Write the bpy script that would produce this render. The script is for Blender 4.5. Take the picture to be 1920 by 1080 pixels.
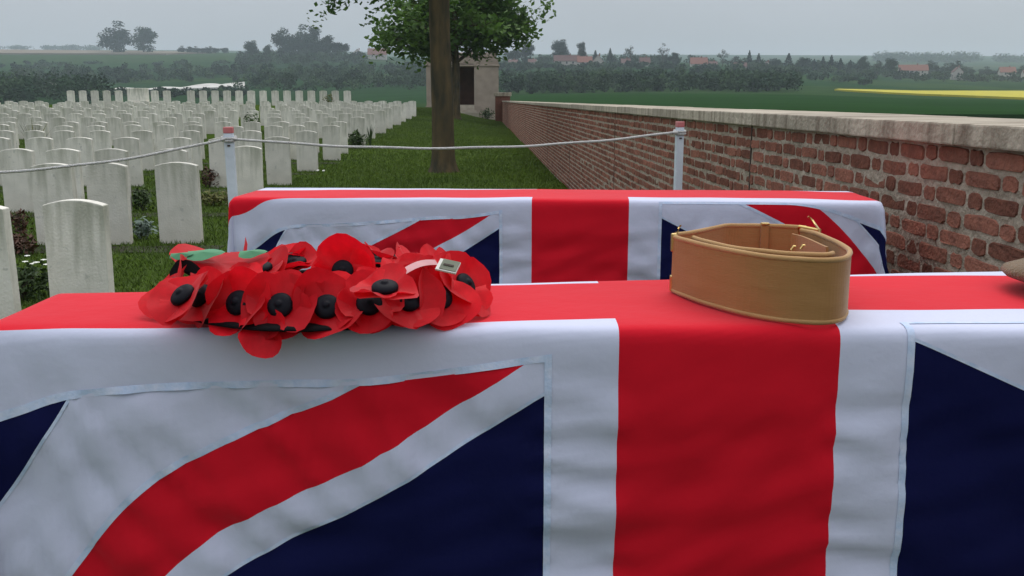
import bpy, bmesh, math, random
import numpy as np
from mathutils import Vector, Matrix, noise

for o in list(bpy.data.objects): bpy.data.objects.remove(o)
S = bpy.context.scene
COL = S.collection
R = math.radians

# ------------------------------------------------------------------ camera
F = 1788.0                      # focal length in pixels of the 1920 px wide photograph
EYE = 1.40
PITCH = math.atan(353 / F)      # looking down
YAW = math.atan(58 / F)         # to the right of the wall's direction (+Y)
cam_d = bpy.data.cameras.new('camera'); cam = bpy.data.objects.new('camera', cam_d); COL.objects.link(cam)
cam.location = (0, 0, EYE); cam.rotation_euler = (math.pi/2 - PITCH, 0, -YAW)
cam_d.sensor_width = 36; cam_d.lens = 36 * F / 1920; cam_d.clip_start = .05; cam_d.clip_end = 20000
S.camera = cam

# ------------------------------------------------------------------ overcast sky
W = bpy.data.worlds.new('World'); S.world = W; W.use_nodes = True
nt = W.node_tree; nt.nodes.clear()
SUN_EL, SUN_AZ = 62, 15
out = nt.nodes.new('ShaderNodeOutputWorld'); bg = nt.nodes.new('ShaderNodeBackground')
sky = nt.nodes.new('ShaderNodeTexSky'); sky.sky_type = 'NISHITA'; sky.sun_disc = False
sky.sun_elevation = R(SUN_EL); sky.sun_rotation = R(SUN_AZ); sky.dust_density = 4; sky.air_density = 1
tc = nt.nodes.new('ShaderNodeTexCoord'); sep = nt.nodes.new('ShaderNodeSeparateXYZ')
nt.links.new(tc.outputs['Generated'], sep.inputs[0])
# closed cloud layer: standard overcast luminance (1 + 2 sin elevation) / 3
el = nt.nodes.new('ShaderNodeMath'); el.operation = 'MAXIMUM'; el.inputs[1].default_value = 0
nt.links.new(sep.outputs['Z'], el.inputs[0])
lum = nt.nodes.new('ShaderNodeMath'); lum.operation = 'MULTIPLY_ADD'; lum.inputs[1].default_value = 2/3; lum.inputs[2].default_value = 1/3
nt.links.new(el.outputs[0], lum.inputs[0])
cn = nt.nodes.new('ShaderNodeTexNoise'); cn.inputs['Scale'].default_value = 2.2; cn.inputs['Detail'].default_value = 5
mp = nt.nodes.new('ShaderNodeMapping'); mp.inputs['Scale'].default_value = (1, 1, 3)
nt.links.new(tc.outputs['Generated'], mp.inputs[0]); nt.links.new(mp.outputs[0], cn.inputs['Vector'])
cm = nt.nodes.new('ShaderNodeMapRange'); cm.inputs[1].default_value = .3; cm.inputs[2].default_value = .7
cm.inputs[3].default_value = .93; cm.inputs[4].default_value = 1.07
nt.links.new(cn.outputs['Fac'], cm.inputs[0])
lm = nt.nodes.new('ShaderNodeMath'); lm.operation = 'MULTIPLY'
nt.links.new(lum.outputs[0], lm.inputs[0]); nt.links.new(cm.outputs[0], lm.inputs[1])
cc = nt.nodes.new('ShaderNodeVectorMath'); cc.operation = 'SCALE'; cc.inputs[0].default_value = (15.1, 15.8, 17.2)
nt.links.new(lm.outputs[0], cc.inputs['Scale'])
mx = nt.nodes.new('ShaderNodeMixRGB'); mx.inputs[0].default_value = .93
nt.links.new(sky.outputs[0], mx.inputs[1]); nt.links.new(cc.outputs[0], mx.inputs[2])
nt.links.new(mx.outputs[0], bg.inputs[0]); bg.inputs[1].default_value = .085
nt.links.new(bg.outputs[0], out.inputs[0])

sun_d = bpy.data.lights.new('sun', 'SUN'); sun = bpy.data.objects.new('sun', sun_d); COL.objects.link(sun)
sun_d.energy = 1.5; sun_d.angle = R(50); sun_d.color = (1, .97, .92)
sd = Vector((math.sin(R(SUN_AZ))*math.cos(R(SUN_EL)), math.cos(R(SUN_AZ))*math.cos(R(SUN_EL)), math.sin(R(SUN_EL))))
sun.rotation_euler = sd.to_track_quat('Z', 'Y').to_euler()
S.view_settings.view_transform = 'Standard'; S.view_settings.look = 'None'
S.view_settings.exposure = 0; S.view_settings.gamma = 1; S.view_settings.use_curve_mapping = False
S.render.engine = 'CYCLES'
S.cycles.volume_bounces = 2

# ------------------------------------------------------------------ pixel -> place
FH = Vector((math.sin(YAW), math.cos(YAW), 0)); RT = Vector((math.cos(YAW), -math.sin(YAW), 0))
FW = FH*math.cos(PITCH) - Vector((0,0,1))*math.sin(PITCH); UP = FH*math.sin(PITCH) + Vector((0,0,1))*math.cos(PITCH)
C0 = Vector((0, 0, EYE))
def ray(px, py): return RT*((px-960)/F) + UP*((540-py)/F) + FW
def at_z(px, py, z):
    d = ray(px, py); return C0 + d*((z-EYE)/d.z)
def at_y(px, py, y):
    d = ray(px, py); return C0 + d*(y/d.y)
def at_x(px, py, x):
    d = ray(px, py); return C0 + d*(x/d.x)
def proj(p):
    v = Vector(p) - C0; w = v.dot(FW)
    return (960 + F*v.dot(RT)/w, 540 - F*v.dot(UP)/w, w)
def sstep(a, b, x):
    t = min(1, max(0, (x-a)/(b-a))); return t*t*(3-2*t)
def lerp_tab(tab, x):
    if x <= tab[0][0]: return tab[0][1]
    for (a, va), (b, vb) in zip(tab, tab[1:]):
        if x <= b:
            t = (x-a)/(b-a); t = t*t*(3-2*t)
            return va + (vb-va)*t
    return tab[-1][1]

# ------------------------------------------------------------------ materials
def mat(name, c1, c2=None, scale=5, rough=.8, bump=0, bscale=40, spec=.3, sheen=0, detail=5, rnd=0, stretch=(1,1,1), attr=None, metal=0, trans=0):
    m = bpy.data.materials.new(name); m.use_nodes = True
    n = m.node_tree.nodes; l = m.node_tree.links; b = n['Principled BSDF']
    b.inputs['Roughness'].default_value = rough; b.inputs['Specular IOR Level'].default_value = spec
    b.inputs['Metallic'].default_value = metal
    if sheen:
        b.inputs['Sheen Weight'].default_value = sheen; b.inputs['Sheen Roughness'].default_value = .4
    t = n.new('ShaderNodeTexCoord'); oi = n.new('ShaderNodeObjectInfo')
    ad = n.new('ShaderNodeVectorMath'); ad.operation = 'MULTIPLY_ADD'
    cmb = n.new('ShaderNodeCombineXYZ')
    for k in range(3): l.new(oi.outputs['Random'], cmb.inputs[k])
    l.new(cmb.outputs[0], ad.inputs[0]); ad.inputs[1].default_value = (37, 53, 71); l.new(t.outputs['Object'], ad.inputs[2])
    mpn = n.new('ShaderNodeMapping'); mpn.inputs['Scale'].default_value = stretch; l.new(ad.outputs[0], mpn.inputs[0])
    c2 = c2 or c1
    nz = n.new('ShaderNodeTexNoise'); nz.inputs['Scale'].default_value = scale; nz.inputs['Detail'].default_value = detail
    l.new(mpn.outputs[0], nz.inputs['Vector'])
    mr = n.new('ShaderNodeMapRange'); mr.inputs[1].default_value = .32; mr.inputs[2].default_value = .68
    l.new(nz.outputs['Fac'], mr.inputs[0])
    mix = n.new('ShaderNodeMixRGB'); mix.inputs[1].default_value = (*c1, 1); mix.inputs[2].default_value = (*c2, 1)
    l.new(mr.outputs[0], mix.inputs[0]); last = mix.outputs[0]
    if rnd or attr:
        hs = n.new('ShaderNodeHueSaturation'); v = n.new('ShaderNodeMapRange')
        v.inputs[3].default_value = 1-rnd; v.inputs[4].default_value = 1+rnd
        if attr:
            at = n.new('ShaderNodeAttribute'); at.attribute_name = attr; l.new(at.outputs['Fac'], v.inputs[0])
        else: l.new(oi.outputs['Random'], v.inputs[0])
        l.new(v.outputs[0], hs.inputs['Value']); l.new(last, hs.inputs['Color']); last = hs.outputs[0]
    l.new(last, b.inputs['Base Color'])
    if bump:
        bn = n.new('ShaderNodeTexNoise'); bn.inputs['Scale'].default_value = bscale; bn.inputs['Detail'].default_value = 6
        l.new(mpn.outputs[0], bn.inputs['Vector'])
        bp = n.new('ShaderNodeBump'); bp.inputs['Strength'].default_value = bump; bp.inputs['Distance'].default_value = .02
        l.new(bn.outputs['Fac'], bp.inputs['Height']); l.new(bp.outputs[0], b.inputs['Normal'])
    if trans:
        tr = n.new('ShaderNodeBsdfTranslucent'); l.new(last, tr.inputs['Color'])
        ms = n.new('ShaderNodeMixShader'); ms.inputs[0].default_value = trans
        l.new(b.outputs[0], ms.inputs[1]); l.new(tr.outputs[0], ms.inputs[2]); l.new(ms.outputs[0], n['Material Output'].inputs[0])
    m['mix'] = mix.name
    return m

def cloth(name, col, var=.06, rough=.8, sheen=.12):
    """woven bunting: fine weave relief and slight tonal variation"""
    c2 = tuple(x*(1-var*2) for x in col)
    m = mat(name, col, c2, 2.5, rough, .25, 9, .15, sheen)
    return m

def headstone_mat():
    m = mat('portland_stone', (.79,.755,.675), (.68,.655,.58), 7, .85, .25, 60, .25, rnd=.12)
    n = m.node_tree.nodes; l = m.node_tree.links; b = n['Principled BSDF']
    base = b.inputs['Base Color'].links[0].from_socket
    t = n.new('ShaderNodeTexCoord'); oi = n.new('ShaderNodeObjectInfo')
    sp = n.new('ShaderNodeSeparateXYZ'); l.new(t.outputs['Object'], sp.inputs[0])
    ad = n.new('ShaderNodeVectorMath'); ad.operation = 'ADD'
    cmb = n.new('ShaderNodeCombineXYZ'); ml = n.new('ShaderNodeMath'); ml.operation = 'MULTIPLY'; ml.inputs[1].default_value = 91
    l.new(oi.outputs['Random'], ml.inputs[0]); l.new(ml.outputs[0], cmb.inputs[0]); l.new(ml.outputs[0], cmb.inputs[1])
    l.new(t.outputs['Object'], ad.inputs[0]); l.new(cmb.outputs[0], ad.inputs[1])
    mp = n.new('ShaderNodeMapping'); mp.inputs['Scale'].default_value = (13, 13, 1.6); l.new(ad.outputs[0], mp.inputs[0])
    nz = n.new('ShaderNodeTexNoise'); nz.inputs['Scale'].default_value = 1; nz.inputs['Detail'].default_value = 6; l.new(mp.outputs[0], nz.inputs[0])
    # run-off stains start at the top and fade downwards
    g = n.new('ShaderNodeMapRange'); g.inputs[1].default_value = .25; g.inputs[2].default_value = .85; g.inputs[3].default_value = .0; g.inputs[4].default_value = .32
    l.new(sp.outputs['Z'], g.inputs[0])
    sm = n.new('ShaderNodeMath'); sm.operation = 'ADD'; l.new(nz.outputs['Fac'], sm.inputs[0]); l.new(g.outputs[0], sm.inputs[1])
    mr = n.new('ShaderNodeMapRange'); mr.inputs[1].default_value = .62; mr.inputs[2].default_value = .95; mr.inputs[4].default_value = .7; l.new(sm.outputs[0], mr.inputs[0])
    gn = n.new('ShaderNodeNewGeometry'); gs = n.new('ShaderNodeSeparateXYZ'); l.new(gn.outputs['Normal'], gs.inputs[0])
    gm = n.new('ShaderNodeMapRange'); gm.inputs[1].default_value = .5; gm.inputs[2].default_value = .9; gm.inputs[3].default_value = 1; gm.inputs[4].default_value = .15; l.new(gs.outputs['Z'], gm.inputs[0])
    gx = n.new('ShaderNodeMath'); gx.operation = 'MULTIPLY'; l.new(mr.outputs[0], gx.inputs[0]); l.new(gm.outputs[0], gx.inputs[1])
    mx = n.new('ShaderNodeMixRGB'); mx.inputs[2].default_value = (.29,.30,.22,1); l.new(gx.outputs[0], mx.inputs[0]); l.new(base, mx.inputs[1])
    # lichen spots
    vz = n.new('ShaderNodeTexNoise'); vz.inputs['Scale'].default_value = 16; vz.inputs['Detail'].default_value = 2; l.new(ad.outputs[0], vz.inputs[0])
    vr = n.new('ShaderNodeMapRange'); vr.inputs[1].default_value = .66; vr.inputs[2].default_value = .74; vr.inputs[4].default_value = .5; l.new(vz.outputs['Fac'], vr.inputs[0])
    m2 = n.new('ShaderNodeMixRGB'); m2.inputs[2].default_value = (.38,.39,.35,1); l.new(vr.outputs[0], m2.inputs[0]); l.new(mx.outputs[0], m2.inputs[1])
    # the ground splashes a warm stain on the foot
    fr = n.new('ShaderNodeMapRange'); fr.inputs[1].default_value = .3; fr.inputs[2].default_value = 0; fr.inputs[4].default_value = .55; l.new(sp.outputs['Z'], fr.inputs[0])
    fm = n.new('ShaderNodeMath'); fm.operation = 'MULTIPLY'; l.new(fr.outputs[0], fm.inputs[0]); l.new(nz.outputs['Fac'], fm.inputs[1])
    m3 = n.new('ShaderNodeMixRGB'); m3.inputs[2].default_value = (.5,.44,.33,1); l.new(fm.outputs[0], m3.inputs[0]); l.new(m2.outputs[0], m3.inputs[1])
    l.new(m3.outputs[0], b.inputs['Base Color'])
    return m

def coping_mat():
    m = mat('coping_limestone', (.54,.475,.38), (.39,.34,.27), 9, .9, .5, 45, .2, rnd=.15)
    n = m.node_tree.nodes; l = m.node_tree.links; b = n['Principled BSDF']
    base = b.inputs['Base Color'].links[0].from_socket
    t = n.new('ShaderNodeTexCoord'); g = n.new('ShaderNodeNewGeometry')
    mp = n.new('ShaderNodeMapping'); mp.inputs['Scale'].default_value = (3, 15, .8); l.new(g.outputs['Position'], mp.inputs[0])
    nz = n.new('ShaderNodeTexNoise'); nz.inputs['Scale'].default_value = 1; nz.inputs['Detail'].default_value = 5; l.new(mp.outputs[0], nz.inputs[0])
    mr = n.new('ShaderNodeMapRange'); mr.inputs[1].default_value = .44; mr.inputs[2].default_value = .72; mr.inputs[4].default_value = .85; l.new(nz.outputs['Fac'], mr.inputs[0])
    mx = n.new('ShaderNodeMixRGB'); mx.inputs[2].default_value = (.17,.135,.1,1); l.new(mr.outputs[0], mx.inputs[0]); l.new(base, mx.inputs[1])
    l.new(mx.outputs[0], b.inputs['Base Color'])
    return m

M = {}
M['stone'] = headstone_mat()
M['coping'] = coping_mat()
M['red'] = cloth('red_bunting', (.68,.006,.021))
M['white'] = cloth('white_bunting', (.62,.645,.80), .03)
M['blue'] = cloth('navy_bunting', (.004,.006,.055), rough=.85, sheen=0)
M['hem'] = mat('hem_white', (.66,.71,.86), (.48,.60,.80), 60, .85, .1, 160, .1)
M['oak'] = mat('coffin_oak', (.22,.12,.05), (.15,.08,.035), 3, .5, .2, 30, stretch=(1,8,8))
M['brass'] = mat('brass', (.75,.55,.22), (.6,.42,.16), 20, .35, metal=1)
M['petal'] = mat('poppy_paper', (.80,.006,.018), (.70,.005,.014), 5, .5, 0, 60, .25, .15, rnd=.16, trans=.42)
M['button'] = mat('button_black', (.004,.004,.008), None, 5, .6, spec=.15)
M['ringblack'] = mat('ring_black', (.005,.005,.006), None, 5, .7, spec=.1)
M['leafgreen'] = mat('leaf_green_print', (.06,.22,.11), (.09,.28,.14), 10, .6)
M['badge'] = mat('badge_face', (.10,.115,.075), (.17,.18,.12), 60, .5)
M['card'] = mat('badge_card', (.7,.68,.62), None, 5, .6)
M['ribbon'] = mat('ribbon', (.62,.3,.3), (.5,.22,.23), 30, .4)
M['webbing'] = mat('khaki_webbing', (.37,.195,.075), (.34,.175,.064), 9, .9, .10, 75, .15, .25, stretch=(1,1,8))
M['piping'] = mat('khaki_edge', (.48,.29,.13), (.40,.235,.095), 14, .9, .15, 400, .15, .25)
M['khaki'] = mat('khaki_wool', (.22,.15,.085), (.17,.115,.065), 20, .95, .5, 200, .1, .3)
M['post'] = mat('white_paint', (.72,.78,.84), (.62,.68,.74), 9, .55, .15, 40, .4)
M['redpaint'] = mat('red_paint', (.60,.15,.15), (.5,.2,.2), 9, .55)
M['rope'] = mat('white_rope', (.80,.79,.76), (.66,.65,.62), 60, .9, .8, 220, .15)
M['mortar'] = mat('lime_mortar', (.47,.40,.32), (.34,.28,.22), 9, .95, 1, 45, .1)
M['brick'] = mat('red_brick', (.31,.128,.088), (.20,.09,.066), 22, .95, .55, 70, .1, rnd=.35)
M['brickw'] = mat('red_brickwork', (.31,.128,.088), (.20,.09,.066), 22, .95, .55, 70, .1, rnd=.35, attr='tone')
M['dark'] = mat('dark_recess', (.07,.055,.045), None, 5, .9)
M['bark'] = mat('lime_bark', (.13,.095,.05), (.05,.048,.034), 7, .95, 1, 22, .1, stretch=(1,1,.25))
M['leaf1'] = mat('spring_leaf', (.12,.22,.034), (.06,.13,.022), .8, .55, rnd=0, trans=.35)
M['leaf2'] = mat('near_leaf', (.085,.17,.025), (.04,.1,.016), 1.2, .55, trans=.35)
M['far_leaf'] = mat('far_leaf', (.030,.050,.024), (.018,.034,.018), .25, .8, spec=0, rnd=.3)
M['far_olive'] = mat('far_olive_leaf', (.055,.062,.036), (.034,.042,.026), .25, .8, spec=0, rnd=.3)
M['far_dark'] = mat('far_conifer', (.018,.036,.022), (.012,.024,.016), .25, .8, spec=0, rnd=.3)
M['scrub'] = mat('valley_scrub', (.060,.092,.044), (.026,.050,.030), .04, .9, spec=0, rnd=.55, attr='tone')
M['fartrunk'] = mat('far_trunk', (.06,.045,.035), None, 2, .9)
M['grassblade'] = mat('grass_blade', (.105,.165,.018), (.062,.105,.013), .35, .7)
M['plant'] = mat('bed_plant_leaf', (.06,.10,.025), (.03,.055,.018), 9, .7, rnd=.3)
M['plant_grey'] = mat('silver_leaf', (.22,.28,.24), (.14,.19,.16), 9, .7)
M['plant_red'] = mat('reddish_leaf', (.11,.045,.03), (.06,.04,.02), 9, .7)
M['plant_olive'] = mat('olive_leaf', (.16,.15,.04), (.09,.1,.025), 9, .7)
M['daisy'] = mat('white_flower', (.75,.75,.68), None, 5, .7)
M['soil'] = mat('bed_soil', (.035,.028,.018), (.03,.045,.012), 6, .95, .8, 20)
M['shelter'] = mat('shelter_stone', (.42,.34,.28), (.33,.27,.22), 2, .85, .2, 20)
M['step'] = mat('step_stone', (.45,.4,.32), (.36,.31,.25), 3, .85)
M['door'] = mat('shelter_inside', (.15,.08,.06), (.11,.065,.05), 3, .9)
M['tile_red'] = mat('red_tile', (.27,.12,.09), (.2,.09,.07), 1.5, .9)
M['tile_dark'] = mat('brown_tile', (.15,.08,.07), (.11,.06,.055), 1.5, .9)
M['render'] = mat('pale_render', (.50,.46,.42), (.38,.35,.31), .8, .9)
M['pane'] = mat('window_pane', (.04,.045,.05), None, 2, .2)
M['chalk'] = mat('chalk', (.62,.60,.55), (.45,.43,.40), .25, .95)
M['plough'] = mat('ploughed_soil', (.20,.16,.12), (.16,.13,.09), .03, .95)
M['rape'] = mat('rapeseed_bloom', (.50,.42,.02), (.38,.34,.02), .25, .9, .5, 4)
M['crop'] = mat('winter_wheat', (.021,.056,.016), (.017,.045,.013), .05, .95, .6, 6, 0)

def lawn_mat():
    m = mat('ground_grass', (.058,.092,.014), (.040,.068,.011), .9, .95, .7, 30, 0, detail=8)
    n = m.node_tree.nodes; l = m.node_tree.links; b = n['Principled BSDF']
    base = b.inputs['Base Color'].links[0].from_socket
    g = n.new('ShaderNodeNewGeometry'); sp = n.new('ShaderNodeSeparateXYZ'); l.new(g.outputs['Position'], sp.inputs[0])
    # beyond the cemetery: crops and pasture in large patches
    vo = n.new('ShaderNodeTexVoronoi'); vo.inputs['Scale'].default_value = .006
    mp = n.new('ShaderNodeMapping'); mp.inputs['Scale'].default_value = (.55, 1.2, 0); mp.inputs['Rotation'].default_value = (0,0,.3)
    l.new(g.outputs['Position'], mp.inputs[0]); l.new(mp.outputs[0], vo.inputs[0])
    rp = n.new('ShaderNodeValToRGB'); e = rp.color_ramp.elements; rp.color_ramp.interpolation = 'CONSTANT'
    e[0].color = (.020,.052,.018,1); e[1].position = .3; e[1].color = (.031,.062,.020,1)
    for pos, c in ((.55,(.018,.045,.018,1)), (.75,(.040,.062,.024,1)), (.9,(.062,.064,.036,1))):
        x = e.new(pos); x.color = c
    l.new(vo.outputs['Color'], rp.inputs[0])
    nz = n.new('ShaderNodeTexNoise'); nz.inputs['Scale'].default_value = .08; nz.inputs['Detail'].default_value = 6; l.new(g.outputs['Position'], nz.inputs[0])
    mr = n.new('ShaderNodeMapRange'); mr.inputs[1].default_value = .3; mr.inputs[2].default_value = .7; mr.inputs[3].default_value = .75; mr.inputs[4].default_value = 1.2; l.new(nz.outputs['Fac'], mr.inputs[0])
    mu = n.new('ShaderNodeVectorMath'); mu.operation = 'SCALE'; l.new(rp.outputs[0], mu.inputs[0]); l.new(mr.outputs[0], mu.inputs['Scale'])
    # lawn only inside the walls
    a = n.new('ShaderNodeMath'); a.operation = 'LESS_THAN'; a.inputs[1].default_value = 72; l.new(sp.outputs['Y'], a.inputs[0])
    c = n.new('ShaderNodeMath'); c.operation = 'LESS_THAN'; c.inputs[1].default_value = 1.6; l.new(sp.outputs['X'], c.inputs[0])
    d = n.new('ShaderNodeMath'); d.operation = 'MULTIPLY'; l.new(a.outputs[0], d.inputs[0]); l.new(c.outputs[0], d.inputs[1])
    mx = n.new('ShaderNodeMixRGB'); l.new(d.outputs[0], mx.inputs[0]); l.new(mu.outputs[0], mx.inputs[1]); l.new(base, mx.inputs[2])
    l.new(mx.outputs[0], b.inputs['Base Color'])
    return m
M['ground'] = lawn_mat()

# ------------------------------------------------------------------ mesh helpers
def mesh_obj(name, verts, faces, m, parent=None, smooth=False):
    me = bpy.data.meshes.new(name); me.from_pydata([tuple(v) for v in verts], [], faces); me.update()
    me.materials.append(M[m] if isinstance(m, str) else m)
    if smooth: me.polygons.foreach_set('use_smooth', [True]*len(me.polygons))
    o = bpy.data.objects.new(name, me); COL.objects.link(o)
    if parent: o.parent = parent
    return o
def bm_obj(name, bm, m, parent=None, smooth=False):
    me = bpy.data.meshes.new(name); bm.to_mesh(me); bm.free()
    me.materials.append(M[m] if isinstance(m, str) else m)
    if smooth: me.polygons.foreach_set('use_smooth', [True]*len(me.polygons))
    o = bpy.data.objects.new(name, me); COL.objects.link(o)
    if parent: o.parent = parent
    return o
def np_mesh(name, V, faces_n, m, parent=None):
    """V: (n,k,3) array of n separate k-gons"""
    n, k, _ = V.shape
    me = bpy.data.meshes.new(name)
    me.vertices.add(n*k); me.vertices.foreach_set('co', V.reshape(-1).astype(np.float32))
    me.loops.add(n*k); me.loops.foreach_set('vertex_index', np.arange(n*k, dtype=np.int32))
    me.polygons.add(n); me.polygons.foreach_set('loop_start', np.arange(0, n*k, k, dtype=np.int32))
    me.polygons.foreach_set('loop_total', np.full(n, k, dtype=np.int32))
    me.update(calc_edges=True); me.materials.append(M[m] if isinstance(m, str) else m)
    o = bpy.data.objects.new(name, me); COL.objects.link(o)
    if parent: o.parent = parent
    return o
def tag(o, label, cat, group=None):
    o['label'] = label; o['category'] = cat
    if group: o['group'] = group
    return o
def kind(o, k, label=None):
    o['kind'] = k
    if label: o['label'] = label
    return o
def empty(name, loc, rz=0):
    o = bpy.data.objects.new(name, None); COL.objects.link(o); o.location = loc; o.rotation_euler.z = rz; o.empty_display_size = .1
    return o
def box_bm(bm, x0, x1, y0, y1, z0, z1, bev=0):
    r = bmesh.ops.create_cube(bm, size=1)
    for v in r['verts']: v.co = Vector((x0+(v.co.x+.5)*(x1-x0), y0+(v.co.y+.5)*(y1-y0), z0+(v.co.z+.5)*(z1-z0)))
    if bev:
        es = list({e for v in r['verts'] for e in v.link_edges})
        bmesh.ops.bevel(bm, geom=es, offset=bev, segments=2, profile=.6, affect='EDGES')
def box(name, b, m, parent=None, bev=0):
    bm = bmesh.new(); box_bm(bm, *b, bev); return bm_obj(name, bm, m, parent)
def tube_geo(pts, rads, seg=8, cap=True):
    V = []; Fc = []; pts = [Vector(p) for p in pts]
    up = Vector((0,0,1))
    for i, p in enumerate(pts):
        t = (pts[min(i+1, len(pts)-1)] - pts[max(i-1, 0)]).normalized()
        a = t.cross(up if abs(t.z) < .95 else Vector((1,0,0))).normalized(); b = t.cross(a)
        for k in range(seg):
            an = 2*math.pi*k/seg
            V.append(p + (a*math.cos(an) + b*math.sin(an))*rads[i])
        if i:
            for k in range(seg):
                k2 = (k+1) % seg
                Fc.append(((i-1)*seg+k, (i-1)*seg+k2, i*seg+k2, i*seg+k))
    if cap:
        Fc.append(tuple(range(seg))); n = len(pts)-1; Fc.append(tuple(n*seg+k for k in reversed(range(seg))))
    return V, Fc
def merge(geos):
    V = []; Fc = []
    for v, f in geos:
        o = len(V); V += list(v); Fc += [tuple(i+o for i in q) for q in f]
    return V, Fc
def tube(name, pts, rads, m, parent=None, seg=8):
    if not hasattr(rads, '__len__'): rads = [rads]*len(pts)
    V, Fc = tube_geo(pts, rads, seg); return mesh_obj(name, V, Fc, m, parent, True)
def catmull(P, n=8, closed=False):
    P = [Vector(p) for p in P]; out = []; N = len(P)
    rng = range(N if closed else N-1)
    for i in rng:
        g = (lambda k: P[k % N]) if closed else (lambda k: P[min(max(k, 0), N-1)])
        a, b, c, d = g(i-1), g(i), g(i+1), g(i+2)
        for j in range(n):
            t = j/n
            out.append(.5*((2*b) + (c-a)*t + (2*a-5*b+4*c-d)*t*t + (3*b-a-3*c+d)*t**3))
    if not closed: out.append(P[-1])
    return out

# ================================================================== GROUND
XP = [-900, 0, 300, 660, 800, 940, 1250, 1500, 1700, 1920, 2800]
DP = [75, 120, 200, 300, 450, 650, 900, 1150, 1700, 2400, 2800]
YP = {  # picture row at which the ground stands at each distance
 -900: [224, 212, 202, 190, 166, 140, 112, 98, 104, 99, 100],
 0:    [224, 212, 202, 190, 166, 140, 112, 98, 104, 97, 98],
 300:  [224, 212, 202, 190, 168, 140, 112, 101, 106, 98, 99],
 660:  [224, 211, 200, 188, 162, 132, 112, 106, 110, 101, 101],
 800:  [224, 210, 196, 182, 158, 132, 118, 113, 116, 104, 103],
 940:  [224, 208, 188, 178, 156, 126, 120, 117, 118, 106, 105],
 1250: [224, 207, 184, 174, 152, 126, 121, 119, 119, 108, 106],
 1500: [224, 206, 185, 174, 154, 134, 128, 124, 119, 109, 107],
 1700: [224, 208, 190, 178, 166, 150, 139, 132, 120, 110, 108],
 1920: [224, 210, 192, 180, 168, 152, 141, 133, 121, 110, 109],
 2800: [224, 212, 194, 182, 170, 154, 143, 134, 122, 111, 110]}
def far_z(px, d):
    px = min(max(px, XP[0]), XP[-1]-.01)
    i = max(k for k in range(len(XP)-1) if XP[k] <= px); t = (px-XP[i])/(XP[i+1]-XP[i])
    d = min(max(d, DP[0]), DP[-1]-.01)
    j = max(k for k in range(len(DP)-1) if DP[k] <= d); s = (math.log(d)-math.log(DP[j]))/(math.log(DP[j+1])-math.log(DP[j]))
    y = 0
    for a, wa in ((i, 1-t), (i+1, t)):
        r = YP[XP[a]]; y += wa*(r[j]*(1-s) + r[j+1]*s)
    return EYE + (187-y)*d/F
def near_z(x, y):
    t = max(0, (y-21)/30); t = min(t, 1.45)
    z = .58*t*sstep(1.3, -3.6, x)
    z += .46*sstep(50.2, 51.4, y)*sstep(-5.6, -6.8, x)*sstep(58, 56, y)
    if x > 1.6: z -= .05
    return z
def gz(x, y):
    p = Vector((x, y, 0)); d = p.dot(FH); l = p.dot(RT)
    if d < 66: return near_z(x, y)
    b = sstep(66, 80, d)
    return near_z(x, y)*(1-b) + far_z(960 + F*l/d, d)*b
def on_ground(px, d):
    """place at forward distance d under picture column px"""
    l = (px-960)/F*d; p = FH*d + RT*l
    return Vector((p.x, p.y, gz(p.x, p.y)))
def col_depth(px, py, lo=70, hi=2700):
    """forward distance at which the ground is seen at this picture point"""
    a = lo
    while a < hi:
        p = on_ground(px, a)
        if proj(p)[1] <= py: return a
        a *= 1.01
    return hi
ds = [-420, -160, -60, -25, -8, -2, 0] + [1+1.1*k for k in range(66)] + [74*1.035**k for k in range(1, 122)]
ds = [d for d in ds if d < 2790]
ts = [-1.15 + 2.3*k/150 for k in range(151)]
outer = [20, 60, 140, 300, 600, 1100, 1600]
ts = [-1.15-e for e in reversed(outer)] + ts + [1.15+e for e in outer]
V = []; Fc = []
for d in ds:
    wd = max(d, 34)
    for t in ts:
        ext = max(0, abs(t)-1.15); lt = math.copysign(min(abs(t), 1.15)*wd + ext, t)     # outer columns carry the land on past the frame
        p = FH*d + RT*lt; V.append((p.x, p.y, gz(p.x, p.y)))
nt_ = len(ts)
for i in range(len(ds)-1):
    for j in range(nt_-1):
        Fc.append((i*nt_+j, i*nt_+j+1, (i+1)*nt_+j+1, (i+1)*nt_+j))
kind(mesh_obj('ground', V, Fc, 'ground', smooth=True), 'structure')

def sheet(name, poly, m, lift, nx=40, ny=10, rough=0):
    """quad field patch given as four (column, distance) corners, laid on the ground"""
    V = []; Fc = []
    for i in range(ny+1):
        s = i/ny
        for j in range(nx+1):
            t = j/nx
            px = (poly[0][0]*(1-t)+poly[1][0]*t)*(1-s) + (poly[3][0]*(1-t)+poly[2][0]*t)*s
            d = (poly[0][1]*(1-t)+poly[1][1]*t)*(1-s) + (poly[3][1]*(1-t)+poly[2][1]*t)*s
            p = on_ground(px, d); V.append((p.x, p.y, p.z+lift+rough*noise.noise((p.x*.09, p.y*.06, 2))*(0 < i)))
    for i in range(ny):
        for j in range(nx): Fc.append((i*(nx+1)+j, i*(nx+1)+j+1, (i+1)*(nx+1)+j+1, (i+1)*(nx+1)+j))
    # crop edge: close the sides down to the ground
    per = [j for j in range(nx+1)] + [i*(nx+1)+nx for i in range(1, ny+1)] + [ny*(nx+1)+j for j in range(nx-1, -1, -1)] + [i*(nx+1) for i in range(ny-1, 0, -1)]
    base = len(V)
    for k in per: V.append((V[k][0], V[k][1], V[k][2]-lift-.4))
    n = len(per)
    for k in range(n): Fc.append((per[k], base+k, base+(k+1) % n, per[(k+1) % n]))
    return kind(mesh_obj(name, V, Fc, m, smooth=False), 'structure')

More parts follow.
